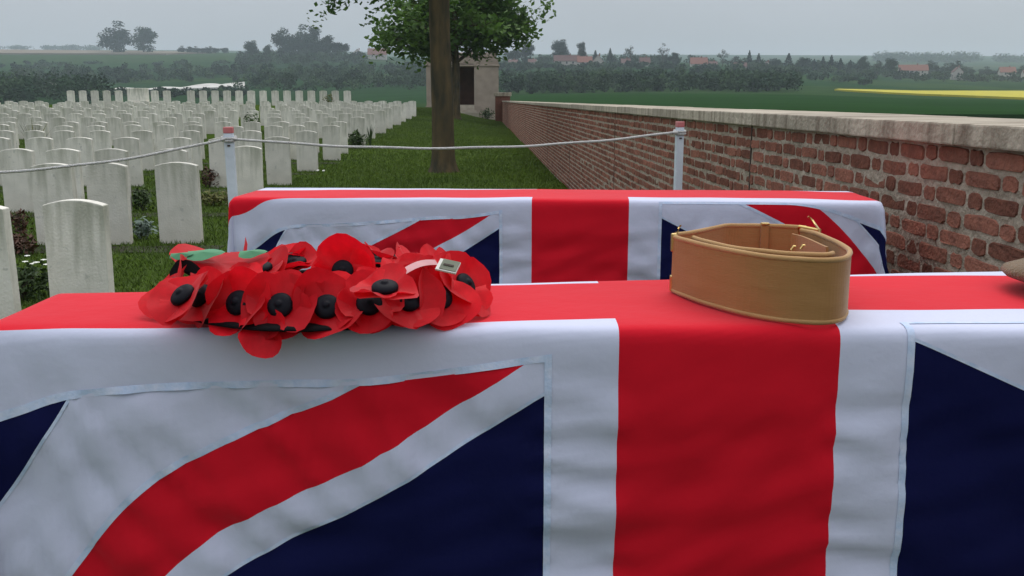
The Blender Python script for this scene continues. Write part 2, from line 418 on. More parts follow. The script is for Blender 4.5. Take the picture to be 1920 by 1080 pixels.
# ================================================================== BOUNDARY WALL
WX = 1.40                      # face of the wall
CT, CB = 1.333, 1.270          # coping top and underside
WY0, WY1 = -1.2, 62.0
random.seed(4)
wall = tag(empty('boundary_wall', (WX, WY0, 0)), 'long weathered red brick boundary wall with pale stone coping along the lawn', 'wall')
def wall_child(o):
    o.parent = wall; o.matrix_parent_inverse = Matrix.Translation((-WX, -WY0, 0)); return o
JOINTS = [-.15 + 5.1*k for k in range(0, 14)]
# mortar core with a slightly wavy face, recessed behind the bricks
V = []; Fc = []
ny, nz_ = 620, 22
for i in range(ny+1):
    y = WY0 + (WY1-WY0)*(i/ny)**1.6
    for k in range(nz_+1):
        z = -.15 + (CB+.15)*k/nz_
        V.append((WX + .0035 + .003*noise.noise((y*9, z*17, 0)), y, z))
for i in range(ny):
    for k in range(nz_): Fc.append((i*(nz_+1)+k, i*(nz_+1)+k+1, (i+1)*(nz_+1)+k+1, (i+1)*(nz_+1)+k))
b = len(V); V += [(WX+.4, WY0, -.15), (WX+.4, WY0, CB), (WX+.4, WY1, -.15), (WX+.4, WY1, CB)]
Fc.append((b, b+2, b+3, b+1)); a0, a1 = 0, nz_; e0, e1 = ny*(nz_+1), ny*(nz_+1)+nz_
Fc += [(a0, b, b+1, a1), (e0, e1, b+3, b+2), (a1, b+1, b+3, e1)]
wall_child(mesh_obj('mortar_core', V, Fc, 'mortar', smooth=False))
def brick_geo(ln, ht, seed):
    """worn brick: uneven rounded face outline, sides running back into the mortar"""
    rr = random.Random(seed); a, h = ln/2, ht/2; c = .008
    pts = []
    for sx, sy in ((-1,-1), (1,-1), (1,1), (-1,1)):
        cx, cy = sx*(a-rr.uniform(.005,.020)), sy*(h-rr.uniform(.004,.013))
        e1 = (sx*a, cy) ; e2 = (cx, sy*h)
        pts += [e1, e2] if (sx, sy) in ((1,1), (-1,-1)) else [e2, e1]
    # put points in order round the face
    pts.sort(key=lambda p: math.atan2(p[1]/h, p[0]/a))
    full = []
    for i, p in enumerate(pts):
        q = pts[(i+1) % len(pts)]; full.append(p)
        if abs(p[0]-q[0]) > .04: full.append(((p[0]+q[0])/2, (p[1]+q[1])/2 + rr.uniform(-.0045,.0045)))
    n = len(full); tilt = rr.uniform(-.05,.05); tz = rr.uniform(-.04,.04); off = rr.uniform(-.003,.003)
    V = []
    for y, z in full: V.append((off+tilt*y*.3+tz*z*.3 + rr.uniform(-.0015,.0015), y*.965, z*.92))
    for y, z in full: V.append((.004, y, z))
    for y, z in full: V.append((.022, y, z))
    Fc = [tuple(reversed(range(n)))]
    for k in range(n):
        k2 = (k+1) % n
        Fc += [(k, k2, n+k2, n+k), (n+k, n+k2, 2*n+k2, 2*n+k)]
    return V, Fc
SL, HL, BH, JT, CR = .177, .071, .0445, .0185, .061
geoS = [brick_geo(SL, BH, 10+k) for k in range(9)]; geoH = [brick_geo(HL, BH, 60+k) for k in range(9)]
def me_of(g, nm):
    me = bpy.data.meshes.new(nm); me.from_pydata(g[0], [], g[1]); me.update(); me.materials.append(M['brick'])
    return me
meS = [me_of(g, 'brick') for g in geoS]; meH = [me_of(g, 'brick') for g in geoH]
bricks = []
ncourse = int(CB/CR)+1
for c in range(ncourse):
    z = CB - .010 - BH/2 - c*CR
    for s in range(len(JOINTS)-1):
        y0, y1 = max(JOINTS[s], WY0)+.006, min(JOINTS[s+1], WY1)-.006
        y = y0; st = c % 2 == 0; first = True
        while y < y1-.03:
            ln = SL if st else HL
            ln *= random.uniform(.94, 1.06)
            if first and c % 2: ln = HL*1.35
            first = False
            if y+ln > y1-.02: ln = y1-y
            bricks.append((y+ln/2, z+random.uniform(-.003,.003), ln, st)); y += ln+JT*random.uniform(.75,1.25); st = not st
def vis_area(b):
    y, z, ln, st = b
    if y < 1.6: return 0
    x, yy, d = proj((WX, y, z))
    if x > 1950 or yy < 150: return 0
    lim = 505 if x > 1655 else 352
    if yy > lim: return 0
    x2 = proj((WX, y-ln/2, z))[0]; x3 = proj((WX, y+ln/2, z))[0]
    return abs(x2-x3)*BH*F/d
order = sorted(range(len(bricks)), key=lambda i: -vis_area(bricks[i]))
single = set(order[:296])
VV = []; FF = []; tone = []
for i, (y, z, ln, st) in enumerate(bricks):
    if i in single:
        o = bpy.data.objects.new('brick', random.choice(meS if ln > .12 else meH)); COL.objects.link(o)
        o.location = (WX, y, z); o.scale = (1, ln/(SL if ln > .12 else HL), random.uniform(.92, 1.08))
        if random.random() < .5: o.rotation_euler.x = math.pi*0 + random.uniform(-.03,.03)
        wall_child(o)
    else:
        g = random.choice(geoS if ln > .12 else geoH); k = ln/(SL if ln > .12 else HL); b = len(VV)
        VV += [(WX+v[0], y+v[1]*k, z+v[2]) for v in g[0]]; FF += [tuple(j+b for j in f) for f in g[1]]
        tone += [random.random()]*len(g[0])
bw = mesh_obj('brickwork', VV, FF, 'brickw'); bw.data.attributes.new('tone', 'FLOAT', 'POINT').data.foreach_set('value', tone)
wall_child(kind(bw, 'stuff'))
# dark movement joints between the wall panels
for j in JOINTS[1:]:
    wall_child(box('movement_joint', (WX-.0015, WX+.02, j-.005, j+.005, 0, CB), 'dark'))
# coping stones
y = WY0; k = 0
while y < WY1:
    ln = min(.99, WY1-y)
    bm = bmesh.new(); box_bm(bm, -.028+random.uniform(-.003,.003), .52, 0, ln-.006, 0, CT-CB+random.uniform(-.002,.002), .006)
    if y < 9:
        bmesh.ops.subdivide_edges(bm, edges=bm.edges[:], cuts=3, use_grid_fill=True)
        for v in bm.verts: v.co += Vector((1,1,1))*.0014*noise.noise(v.co*22+Vector((k*7,0,0)))
    o = bm_obj('coping_stone', bm, 'coping'); o.location = (WX, y, CB+.0005); wall_child(o)
    y += ln; k += 1
# end pier
pb = box('end_pier', (WX-.45, WX+.5, 62.05, 63.0, -.2, 1.62), 'brickw')
wall_child(pb); wall_child(box('pier_cap', (WX-.53, WX+.58, 61.97, 63.08, 1.62, 1.86), 'coping', bev=.03))

# ================================================================== HEADSTONES
HW, HH, HT = .395, .81, .085
def headstone_mesh(w, h, t, seed):
    rr = random.Random(seed); n = 12; rise = .032
    prof = [(-w/2, -.06), (w/2, -.06)]
    for k in range(n+1):
        u = 1-2*k/n; prof.append((u*w/2, h-rise*u*u))
    bm = bmesh.new()
    f = bm.faces.new([bm.verts.new((x, -t/2, z)) for x, z in prof])
    r = bmesh.ops.extrude_face_region(bm, geom=[f]); vs = [g for g in r['geom'] if isinstance(g, bmesh.types.BMVert)]
    bmesh.ops.translate(bm, verts=vs, vec=(0, t, 0))
    bmesh.ops.recalc_face_normals(bm, faces=bm.faces[:])
    es = [e for e in bm.edges if len(e.link_faces) == 2 and e.calc_face_angle(0) > .5 and min(v.co.z for v in e.verts) > -.05]
    bmesh.ops.bevel(bm, geom=es, offset=.007, segments=2, affect='EDGES', profile=.5)
    me = bpy.data.meshes.new('headstone'); bm.to_mesh(me); bm.free(); me.materials.append(M['stone'])
    return me
HM = [headstone_mesh(HW*f, HH, HT, k) for k, f in enumerate((1, .97, 1.03, 1))]
random.seed(12)
def headstone(x, y, label, group=None, w=1, h=1, rz=None, jit=1):
    o = bpy.data.objects.new('headstone', random.choice(HM)); COL.objects.link(o)
    o.location = (x, y, gz(x, y)-.01); o.scale = (w, 1, h)
    o.rotation_euler = (random.gauss(0,.012)*jit, random.gauss(0,.008)*jit, random.gauss(0,.03)*jit if rz is None else rz)
    tag(o, label, 'headstone', group); return o
def hs_px(px, py, label, group=None, **k):
    p = at_z(px, py, HH); return headstone(p.x, p.y, label, group, **k)
NEAR = 'headstones nearest the coffins'
hs_px(138, 371, 'pale headstone directly behind the left end of the nearest coffin, the foremost one', NEAR, w=.93)
hs_px(-52, 378, 'headstone cut off by the left picture edge just above the coffin', NEAR)
hs_px(98, 304, 'headstone whose left half shows behind the foremost headstone', NEAR)
hs_px(198, 303, 'headstone overlapping just to the right behind the foremost headstone', NEAR)
hs_px(331, 302, 'isolated headstone standing in open grass left of the white post', NEAR)
G2 = 'headstones of the third to sixth rows'
for i, px in enumerate((31, 118, 207, 320)):
    hs_px(px, 277, ['leftmost headstone under the drooping rope in the third row', 'second headstone from the left picture edge in the third row', 'third headstone from the left picture edge in the third row', 'headstone directly behind the isolated one in the grass, third row'][i], G2)
hs_px(461, 272, 'headstone just right of the left white post, beside the far coffin corner', G2)
for i, px in enumerate((-5, 75, 149, 238, 335)):
    hs_px(px, 256, ['fourth row headstone cut by the left picture edge', 'fourth row headstone, first whole one from the left edge', 'fourth row headstone, second whole one from the left edge', 'fourth row headstone, third whole one from the left edge', 'fourth row headstone behind the isolated one, left of the post'][i], G2)
hs_px(413, 257, 'headstone half hidden by the left white post', G2)
hs_px(520, 255, 'tall looking headstone second right of the left white post', G2)
ORD = 'first second third fourth fifth sixth seventh eighth ninth tenth eleventh twelfth thirteenth fourteenth fifteenth sixteenth seventeenth eighteenth nineteenth twentieth'.split()
ORD += ['twenty-'+w for w in ORD[:9]] + ['thirtieth'] + ['thirty-'+w for w in ORD[:9]] + ['fortieth']
for i, px in enumerate((7, 64, 120, 187, 266, 356, 470)):
    hs_px(px, 243.5, f'weathered headstone in the fifth row, {ORD[i]} from the left picture edge', 'headstones of the fifth row')
hs_px(574, 244, 'headstone with a dark stained right side at the end of its row', G2)
for i, px in enumerate((0, 63, 120, 180, 249, 310, 364, 440, 512, 556)):
    hs_px(px, 236+random.uniform(-1,1), f'weathered headstone in the sixth row, {ORD[i]} from the left picture edge', 'headstones of the sixth row')
hs_px(620, 236, 'clean edged headstone standing alone at the lawn edge of the sixth row', G2)
y = 24.4; rown = 7; count = 0
words = ['seventh','eighth','ninth','tenth','eleventh','twelfth','thirteenth','fourteenth','fifteenth','sixteenth']
while y < 50:
    xl = -(.545*y); x = -3.45 - random.uniform(0,.12); nrow = []
    while x > xl:
        nrow.append(x); x -= .74*random.uniform(.93,1.08)
    for i, x in enumerate(nrow):
        if random.random() < .03 and i > 2: continue
        lab = f'white headstone, {ORD[i]} from the lawn end of the crowded {words[rown-7]} row'; gr = f'headstones of the {words[rown-7]} row'
        if i == 0: lab = f'headstone at the lawn end of the {words[rown-7]} row counted from the coffins'; gr = None
        headstone(x, y+random.uniform(-.06,.06), lab, gr); count += 1
    y += 3.1; rown += 1
# raised last row against the valley
px = 149; i = 0
while px < 662:
    if not (248 < px < 296 or 340 < px < 366):
        p = on_ground(px, 53.2); headstone(p.x, p.y, f'white headstone of the raised last row, {ORD[i]} from its left end', 'headstones of the raised last row', jit=.5); count += 1; i += 1
    px += 22.1
# broad memorial block in that row
p = on_ground(273, 53.6)
bm = bmesh.new(); box_bm(bm, -.5, .5, -.3, .3, .18, .92, .03); box_bm(bm, -.62, .62, -.42, .42, -.1, .18, .02)
o = bm_obj('memorial_block', bm, 'stone'); o.location = p
tag(o, 'broad pale stone block on a plinth within the raised last row', 'memorial')

# soil borders along the rows
for k, yy in enumerate((5.75, 9.1, 11.9, 15.1, 18.5, 21.5)):
    V = []; Fc = []; n = 60; xl = -.6*yy-1.5; xr = [-3.0, -2.5, -2.75, -3.0, -3.15, -3.2][k]
    for i in range(n+1):
        x = xl + (xr-xl)*i/n
        for s in (-1, 1): V.append((x, yy - .02 + s*(.2+.05*noise.noise((x*2, yy+s, 0))), gz(x, yy)+.008))
    for i in range(n): Fc.append((2*i, 2*i+2, 2*i+3, 2*i+1))
    kind(mesh_obj('soil_border', V, Fc, 'soil'), 'structure')

# mown grass blades on the lawn in view
rs = np.random.RandomState(3)
N = 170000
dd = 3.2 + 27*rs.rand(N)**1.25
tt = rs.uniform(-.60, .10, N)
X = FH.x*dd + RT.x*tt*dd; Y = FH.y*dd + RT.y*tt*dd
N2 = 110000
d2 = rs.uniform(28, 66, N2); x2 = rs.uniform(-8, 1.3, N2)
x3 = rs.uniform(-4.5, 1.34, 60000); d3 = rs.uniform(-.8, 4.5, 60000)
X = np.concatenate([X, x2, x3]); Y = np.concatenate([Y, d2, d3]); dd = np.concatenate([dd, d2, d3*0+3])
keep = (X < 1.36); X = X[keep]; Y = Y[keep]; dd = dd[keep]; n = len(X)
Z = np.array([gz(a, b) for a, b in zip(X, Y)])
an = rs.rand(n)*2*np.pi; hh = rs.uniform(.02, .05, n)*(1+.012*dd); ww = .0035*(1+.09*dd); le = rs.normal(0, .022, (n, 2))
Vb = np.zeros((n, 3, 3))
Vb[:,0] = np.stack([X-np.cos(an)*ww, Y-np.sin(an)*ww, Z-.003], 1); Vb[:,1] = np.stack([X+np.cos(an)*ww, Y+np.sin(an)*ww, Z-.003], 1)
Vb[:,2] = np.stack([X+le[:,0], Y+le[:,1], Z+hh], 1)
kind(np_mesh('lawn_grass', Vb, 3, 'grassblade'), 'stuff', 'short green lawn grass between the headstones and the wall')

# ------------------------------------------------------------------ bed plants
def leaf_quads(rs, centers, size, aspect=2.2, flat=.5):
    n = len(centers); nrm = rs.normal(0, 1, (n, 3)); nrm[:,2] = np.abs(nrm[:,2])+flat
    nrm /= np.linalg.norm(nrm, axis=1)[:,None]
    a = rs.normal(0, 1, (n, 3)); a -= (a*nrm).sum(1)[:,None]*nrm; a /= np.linalg.norm(a, axis=1)[:,None]; b = np.cross(nrm, a)
    s = size*rs.uniform(.6, 1.3, n)[:,None]; w = s/aspect
    return np.stack([centers-a*s, centers+b*w-nrm*s*.1, centers+a*s, centers-b*w-nrm*s*.1], 1)
def bush(name, loc, rx, h, nleaf, leaf, m, label, seed, group='plants in the grave borders', flowers=0):
    rs = np.random.RandomState(seed); t = tag(empty(name, loc), label, 'plant', group)
    u = rs.normal(0, 1, (nleaf, 3)); u /= np.linalg.norm(u, axis=1)[:,None]; u *= rs.rand(nleaf, 1)**.4
    u = u*(1+.25*np.sin(u[:, :1]*7+seed))
    c = np.stack([u[:,0]*rx, u[:,1]*rx*.8, h*.52+u[:,2]*h*.5], 1)
    np_mesh('foliage', leaf_quads(rs, c, leaf), 4, m, t)
    geos = [tube_geo([(0,0,-.02), (rs.uniform(-.5,.5)*rx*.5, rs.uniform(-.5,.5)*rx*.5, h*.4), (rs.uniform(-.8,.8)*rx, rs.uniform(-.5,.5)*rx, h*.8)], [.008,.006,.003], 5) for _ in range(5)]
    v, f = merge(geos); mesh_obj('stem', v, f, 'fartrunk', t)
    for k in range(flowers):
        an = rs.rand()*6.28; q = rs.rand()**.5
        fc = np.array([[math.cos(an)*rx*q, math.sin(an)*rx*q, h*(1.0+.1*rs.rand())]])
        pts = [(fc[0][0]+.02*math.cos(a), fc[0][1]+.02*math.sin(a), fc[0][2]+.004*(i % 2)) for i, a in enumerate([k2*math.pi/5 for k2 in range(10)])]
        mesh_obj('flower', pts+[tuple(fc[0]+np.array([0,0,.008]))], [(i, (i+1) % 10, 10) for i in range(10)], 'daisy', t)
    return t
def spiky(name, loc, h, n, m, label, seed, spread=.5, group='plants in the grave borders'):
    rr = random.Random(seed); t = tag(empty(name, loc), label, 'plant', group)
    for k in range(n):
        a = rr.uniform(0, 6.28); s = rr.uniform(.15, spread); L = h*rr.uniform(.7, 1.1); w = .018
        pts = []
        for i in range(5):
            q = i/4; pts.append(Vector((math.cos(a)*s*L*q*q+.02*math.cos(a), math.sin(a)*s*L*q*q+.02*math.sin(a), L*q*(1-.15*s*q))))
        sd_ = Vector((-math.sin(a), math.cos(a), 0)); V = []; Fc = []
        for i, p in enumerate(pts):
            ww = w*(1-(i/4)**2)+.001; V += [p-sd_*ww, p+sd_*ww+Vector((0,0,.003))]
        for i in range(4): Fc.append((2*i, 2*i+1, 2*i+3, 2*i+2))
        mesh_obj('blade', V, Fc, m, t)
    return t
def bed(px, py): return at_z(px, py, 0)
bush('silver_plant', bed(268, 448), .14, .22, 260, .03, 'plant_grey', 'small silvery grey leaved plant between two headstones left of the post', 1)
bush('border_plant', bed(268, 395), .2, .3, 300, .035, 'plant', 'dark green tuft between the isolated headstone and its left neighbour', 2)
bush('border_plant', bed(393, 352), .17, .34, 260, .035, 'plant_red', 'brownish red leaved plant just left of the white post', 3)
bush('border_plant', bed(400, 386), .24, .2, 260, .035, 'plant_olive', 'low olive tuft at the foot of the left white post', 4)
bush('daisy_plant', bed(45, 562), .23, .26, 500, .03, 'plant', 'leafy border plant with small white flowers at the left edge beside the coffin', 5, flowers=9)
bush('border_plant', bed(40, 480), .18, .22, 300, .03, 'plant_red', 'low reddish plant left of the foremost headstone', 6)
bush('border_plant', bed(40, 440), .12, .25, 200, .03, 'plant_red', 'dark red plant between the leftmost headstones of the second row', 7)
bush('dark_bush', on_ground(671, 26), .30, .46, 600, .05, 'plant', 'dark rounded bush at the lawn edge right of the headstones', 8)
spiky('spiky_plant', on_ground(697, 27), .62, 14, 'plant', 'spiky green plant with upright blades at the lawn edge beside a dark bush', 9)
spiky('spiky_plant', on_ground(74, 20.1), 1.0, 20, 'plant_olive', 'yellowish green upright plant rising between headstones at the far left', 10)
bush('dark_bush', on_ground(480, 26), .26, .92, 600, .045, 'plant', 'rounded green bush rising among the middle headstones right of the post', 11)
bush('yellow_plant', on_ground(622, 51), .35, .7, 260, .05, 'plant_olive', 'small yellow flowering plant before the raised last row', 12)
t = tag(empty('daisy_clump', bed(602, 325)), 'two tiny white flowers at the foot of a stained headstone', 'plant', 'plants in the grave borders')
for k, (dx, dz) in enumerate(((-.06,.05), (.05,.045))):
    tube('stem', [(dx*.6,0,-.01), (dx,0,dz)], .003, 'plant', t, 5)
    mesh_obj('flower', [(dx+.028*math.cos(i*math.pi/5), .02*math.sin(i*math.pi/5), dz+.01+.012*math.sin(i*math.pi/5)) for i in range(10)]+[(dx,0,dz+.02)], [(i, (i+1) % 10, 10) for i in range(10)], 'daisy', t)

# ================================================================== SHELTER
SY = 67.0
sx0, sx1 = at_y(800, 200, SY).x, at_y(935, 200, SY).x
sz = gz((sx0+sx1)/2, SY); stop = at_y(900, 98, SY).z
sh = tag(empty('stone_shelter', ((sx0+sx1)/2, SY, sz)), 'pale stone memorial shelter with a dark doorway behind the trees', 'building')
hw = (sx1-sx0)/2; ht = stop-sz; dw = .82; dh = at_y(880, 121, SY).z - sz; d0 = .62
dx = at_y(867, 200, SY).x - (sx0+sx1)/2
bm = bmesh.new()
box_bm(bm, -hw, dx-dw, 0, 4, -.5, dh+.05); box_bm(bm, dx+dw, hw, 0, 4, -.5, dh+.05); box_bm(bm, -hw+.003, hw-.003, .004, 3.99, dh+.052, ht-.35)
bm_obj('wall', bm, 'shelter', sh)
box('back_wall', (dx-dw-.1, dx+dw+.1, 2.2, 2.4, 0, dh+.2), 'door', sh)
box('floor', (dx-dw-.02, dx+dw+.02, -.05, 2.3, -.5, d0), 'step', sh)
rf = box('roof_slab', (-hw+.12, hw-.12, .1, 3.9, ht-.35, ht), 'shelter', sh, bev=.1)
box('cornice', (-hw-.07, hw+.07, -.07, 4.07, dh-.12, dh+.0), 'shelter', sh, bev=.02)
box('plinth', (-hw-.06, dx-dw-.004, -.06, -.003, -.5, .55), 'shelter', sh); box('plinth', (dx+dw+.004, hw+.06, -.06, -.003, -.5, .55), 'shelter', sh)
for k in range(3): box('step', (dx-dw-.15*k, dx+dw+.15*k, -.35*(k+1), -.35*k-.06, -.5, d0-.17*(k+1)), 'step', sh, bev=.01)
for k, zz in enumerate((1.2, 1.9, 2.5)):   # stone courses show as thin joints
    pass
p = on_ground(914, 65); bush('dark_bush', p, .45, .75, 500, .07, 'plant', 'dark round bush between the shelter and the end of the brick wall', 14, group=None)
del p

# ================================================================== POSTS AND ROPE
def stake(px, py, d, w, label, lean=0):
    top = C0 + ray(px, py)*(d/ray(px, py).dot(FW)); h = top.z
    t = tag(empty('rope_post', (top.x - lean*h, top.y, 0), .1), label, 'post', 'white posts carrying the rope')
    t.rotation_euler.y = lean
    bm = bmesh.new(); box_bm(bm, -w/2, w/2, -w/2, w/2, -.25, h-.028, .003); bm_obj('shaft', bm, 'post', t)
    bm = bmesh.new(); box_bm(bm, -w/2-.001, w/2+.001, -w/2-.001, w/2+.001, h-.0275, h, .004); bm_obj('red_tip', bm, 'redpaint', t)
    # rope hitch round the post
    geos = []
    for q in (0, .011):
        pts = [(math.cos(a)*w*.78, math.sin(a)*w*.78, h-.046-q+.004*math.sin(a)) for a in [k*math.pi/8 for k in range(17)]]
        geos.append(tube_geo(pts, [.0055]*17, 6))
    v, f = merge(geos); mesh_obj('hitch', v, f, 'rope', t, True)
    box('staple', (-.006, .006, -w/2-.004, -w/2+.001, h-.085, h-.078), 'dark', t)
    return Vector((top.x, top.y, h-.048)), t
pA, _ = stake(428, 238, 4.25, .040, 'white wooden post with red tip at the left end of the far coffin', lean=-.012)
pB, _ = stake(1275, 228, 4.75, .036, 'white wooden post with red tip against the brick wall')
d3 = 3.4; p3 = ray(-700, 250); P3 = C0 + p3*(d3/p3.dot(FW))
pC, _ = stake(-700, 250, d3, .040, 'white post with red tip beyond the left picture edge')
def rope(a, b, sag, label, seed):
    rr = random.Random(seed); pts = []
    for k in range(41):
        t = k/40; p = a.lerp(b, t); p.z -= sag*4*t*(1-t) + .0018*math.sin(t*31+seed)
        pts.append(p)
    t_ = tag(tube('rope', pts, .0058, 'rope', seg=8), label, 'rope', 'white ropes between the posts')
    return t_
off = Vector((0, -.028, 0))
rope(pA+off, pB+off, .062, 'sagging white rope strung between the two white posts across the lawn', 1)
rope(pC+off, pA+off, .125, 'white rope drooping from the left post towards the left picture edge', 2)

# ================================================================== COFFINS AND FLAGS
ZT = EYE - .303                  # coffin tops under the cloth
H_ = 1.5; L_ = 3.0
def softp(x, r): 
    q = x/r
    if q > 30: return x
    if q < -30: return 0
    return r*math.log1p(math.exp(q))
class Drape:
    def __init__(s, E0, ex, width, uL, uR, v_edge, shift, seed, topk):
        s.E0 = E0; s.ex = ex.normalized(); s.ey = Vector((-s.ex.y, s.ex.x, 0)); s.width = width; s.uL = uL; s.uR = uR
        s.ve = v_edge; s.shift = shift; s.seed = seed; s.topk = topk; s.curl = .42; s.pull = .125
    def pos(s, u, v, lift=0):
        sh_ = lerp_tab(s.shift, u); w = v - sh_ - s.ve
        uc = min(max(u, s.uL), s.uR); eu = u-uc; Wd = s.width(uc)
        q = max(0, (s.uL+.34-uc)/.34, (uc-(s.uR-.30))/.30); q = min(q, 1)
        r = .009; sg = -1 if eu < 0 else 1
        sd_ = s.seed
        uc -= s.pull*sstep(-.5, -.85, uc)*max(0, 1-max(0, -w)/.35)*sstep(.1, -.02, w)*sstep(s.uL-.02, s.uL+.3, uc)
        if w > 0: w *= s.topk
        # over the long edges
        drop_f = softp(-w, r); yy = softp(w, r)
        drop_b = softp(yy-Wd, r) if yy-Wd > -.1 else 0
        yy = yy - drop_b
        df = drop_f*(1+s.curl*q*q) ; a = abs(eu)
        N = noise.noise
        n1 = N((u*2.1+sd_, v*3.1, 1.7)); n2 = N((u*2.6+sd_, v*17+u*3, 5.1)); n3 = N((u*9+sd_, v*8, 2.2)); n4 = N((u*5+v*9+sd_, v*24-u*7, 8.1))
        fd = sstep(.01, .16, df+drop_b)
        wr = (.014*n1 + .0085*n2 + .0035*n3 + .0055*n4)*fd + lift
        au, av = abs(u), abs(v); dg = abs(2*av-au)/2.236; al = (2*au+av)/2.236
        sk = sstep(.125,.15,au)*sstep(.285,.255,au)*sstep(.16,.3,av)        # puckered seams of the upright borders
        wr += fd*sk*(.014*N((u*5+sd_, v*27+u*6, 1.1)) + .004*N((u*8+sd_, v*60+u*9, 4.1)))
        if av > .25 and au > .25: wr += fd*.015*sstep(.165,.13,dg)*N((al*36+sd_, dg*6, 6.6))
        for c0, c1, amp in ((-.395, .10, .0045), (-.62, -.05, .0035), (-.30, .03, .0022)):   # pressed creases
            e = (v-c0-c1*u)/.007; wr += fd*amp*math.exp(-e*e)*(.4+.6*N((u*1.7+sd_, c0*9, 0)))
        # pulled folds running down from the corners
        wr += (q*.013+.0065)*fd*N((u*15+v*6+sd_, v*3, 3.3))
        base = s.E0 + s.ex*uc
        if a == 0 or (df < .012 and drop_b < .012):
            p = base + s.ey*yy; z = ZT - df - drop_b
            if a > 0:
                e1 = softp(a, r)-r*.6931; z -= max(e1, 0); p = p + s.ex*(sg*min(a, r)); 
                wr2 = wr + .005*N((v*6+sd_, u*3, 9))*sstep(0,.1,a); p = p + s.ex*(sg*wr2)
            else:
                if df > drop_b: p = p - s.ey*(wr)
                elif drop_b > .004: p = p + s.ey*(wr)
            top = 1-sstep(0, .02, df+drop_b+a)
            z += top*(.0022*n1 + .0012*N((u*7+sd_, v*7, 4)) + lift + .0007)
        else:
            b_ = df if df > drop_b else drop_b; oy = -1 if df > drop_b else 1
            rr_ = math.hypot(a, b_); th = math.atan2(a, b_)
            dr = s.ey*(oy*math.cos(th)) + s.ex*(sg*math.sin(th))
            fl = r*math.sin(2*th) + .11*math.sin(2*th)*rr_ + wr
            p = base + s.ey*yy + dr*fl; z = ZT - rr_
            if rr_ > 1.02: z = ZT-1.02-.02*(rr_-1.02)
        return Vector((p.x, p.y, z))
def clip_panel(polys, drape, name, m, parent, step=.0125, lift=0):
    """polys: convex polygons in flag coordinates; meshed, then laid over the coffin"""
    bm = bmesh.new()
    for poly in polys:
        us = [p[0] for p in poly]; vs = [p[1] for p in poly]
        u0, u1, v0, v1 = min(us), max(us), min(vs), max(vs)
        nu = max(1, round((u1-u0)/step)); nv = max(1, round((v1-v0)/step))
        b = bmesh.new()
        g = [[b.verts.new((u0+(u1-u0)*i/nu, v0+(v1-v0)*j/nv, 0)) for j in range(nv+1)] for i in range(nu+1)]
        for i in range(nu):
            for j in range(nv): b.faces.new((g[i][j], g[i+1][j], g[i+1][j+1], g[i][j+1]))
        ar = sum(poly[i][0]*poly[(i+1) % len(poly)][1]-poly[(i+1) % len(poly)][0]*poly[i][1] for i in range(len(poly)))
        pl = poly if ar > 0 else poly[::-1]
        if not (len(poly) == 4 and len(set(us)) == 2 and len(set(vs)) == 2):
            for i in range(len(pl)):
                a, c = Vector((*pl[i], 0)), Vector((*pl[(i+1) % len(pl)], 0)); d = c-a
                bmesh.ops.bisect_plane(b, geom=b.verts[:]+b.edges[:]+b.faces[:], dist=1e-6, plane_co=a, plane_no=Vector((d.y, -d.x, 0)), clear_outer=True)
        me = bpy.data.meshes.new('tmp'); b.to_mesh(me); b.free(); bm.from_mesh(me); bpy.data.meshes.remove(me)
    bmesh.ops.remove_doubles(bm, verts=bm.verts[:], dist=1e-5)
    for v in bm.verts: v.co = drape.pos(v.co.x, v.co.y, lift)
    o = bm_obj(name, bm, m, parent, True); return o
def clip_half(poly, f):
    """keep the part of a polygon where f >= 0"""
    out = []
    for i in range(len(poly)):
        a, b = poly[i], poly[(i+1) % len(poly)]; fa, fb = f(a), f(b)
        if fa >= 0: out.append(a)
        if (fa >= 0) != (fb >= 0):
            t = fa/(fa-fb); out.append((a[0]+(b[0]-a[0])*t, a[1]+(b[1]-a[1])*t))
    return out
def rect(u0, u1, v0, v1): return [(u0,v0), (u1,v0), (u1,v1), (u0,v1)]
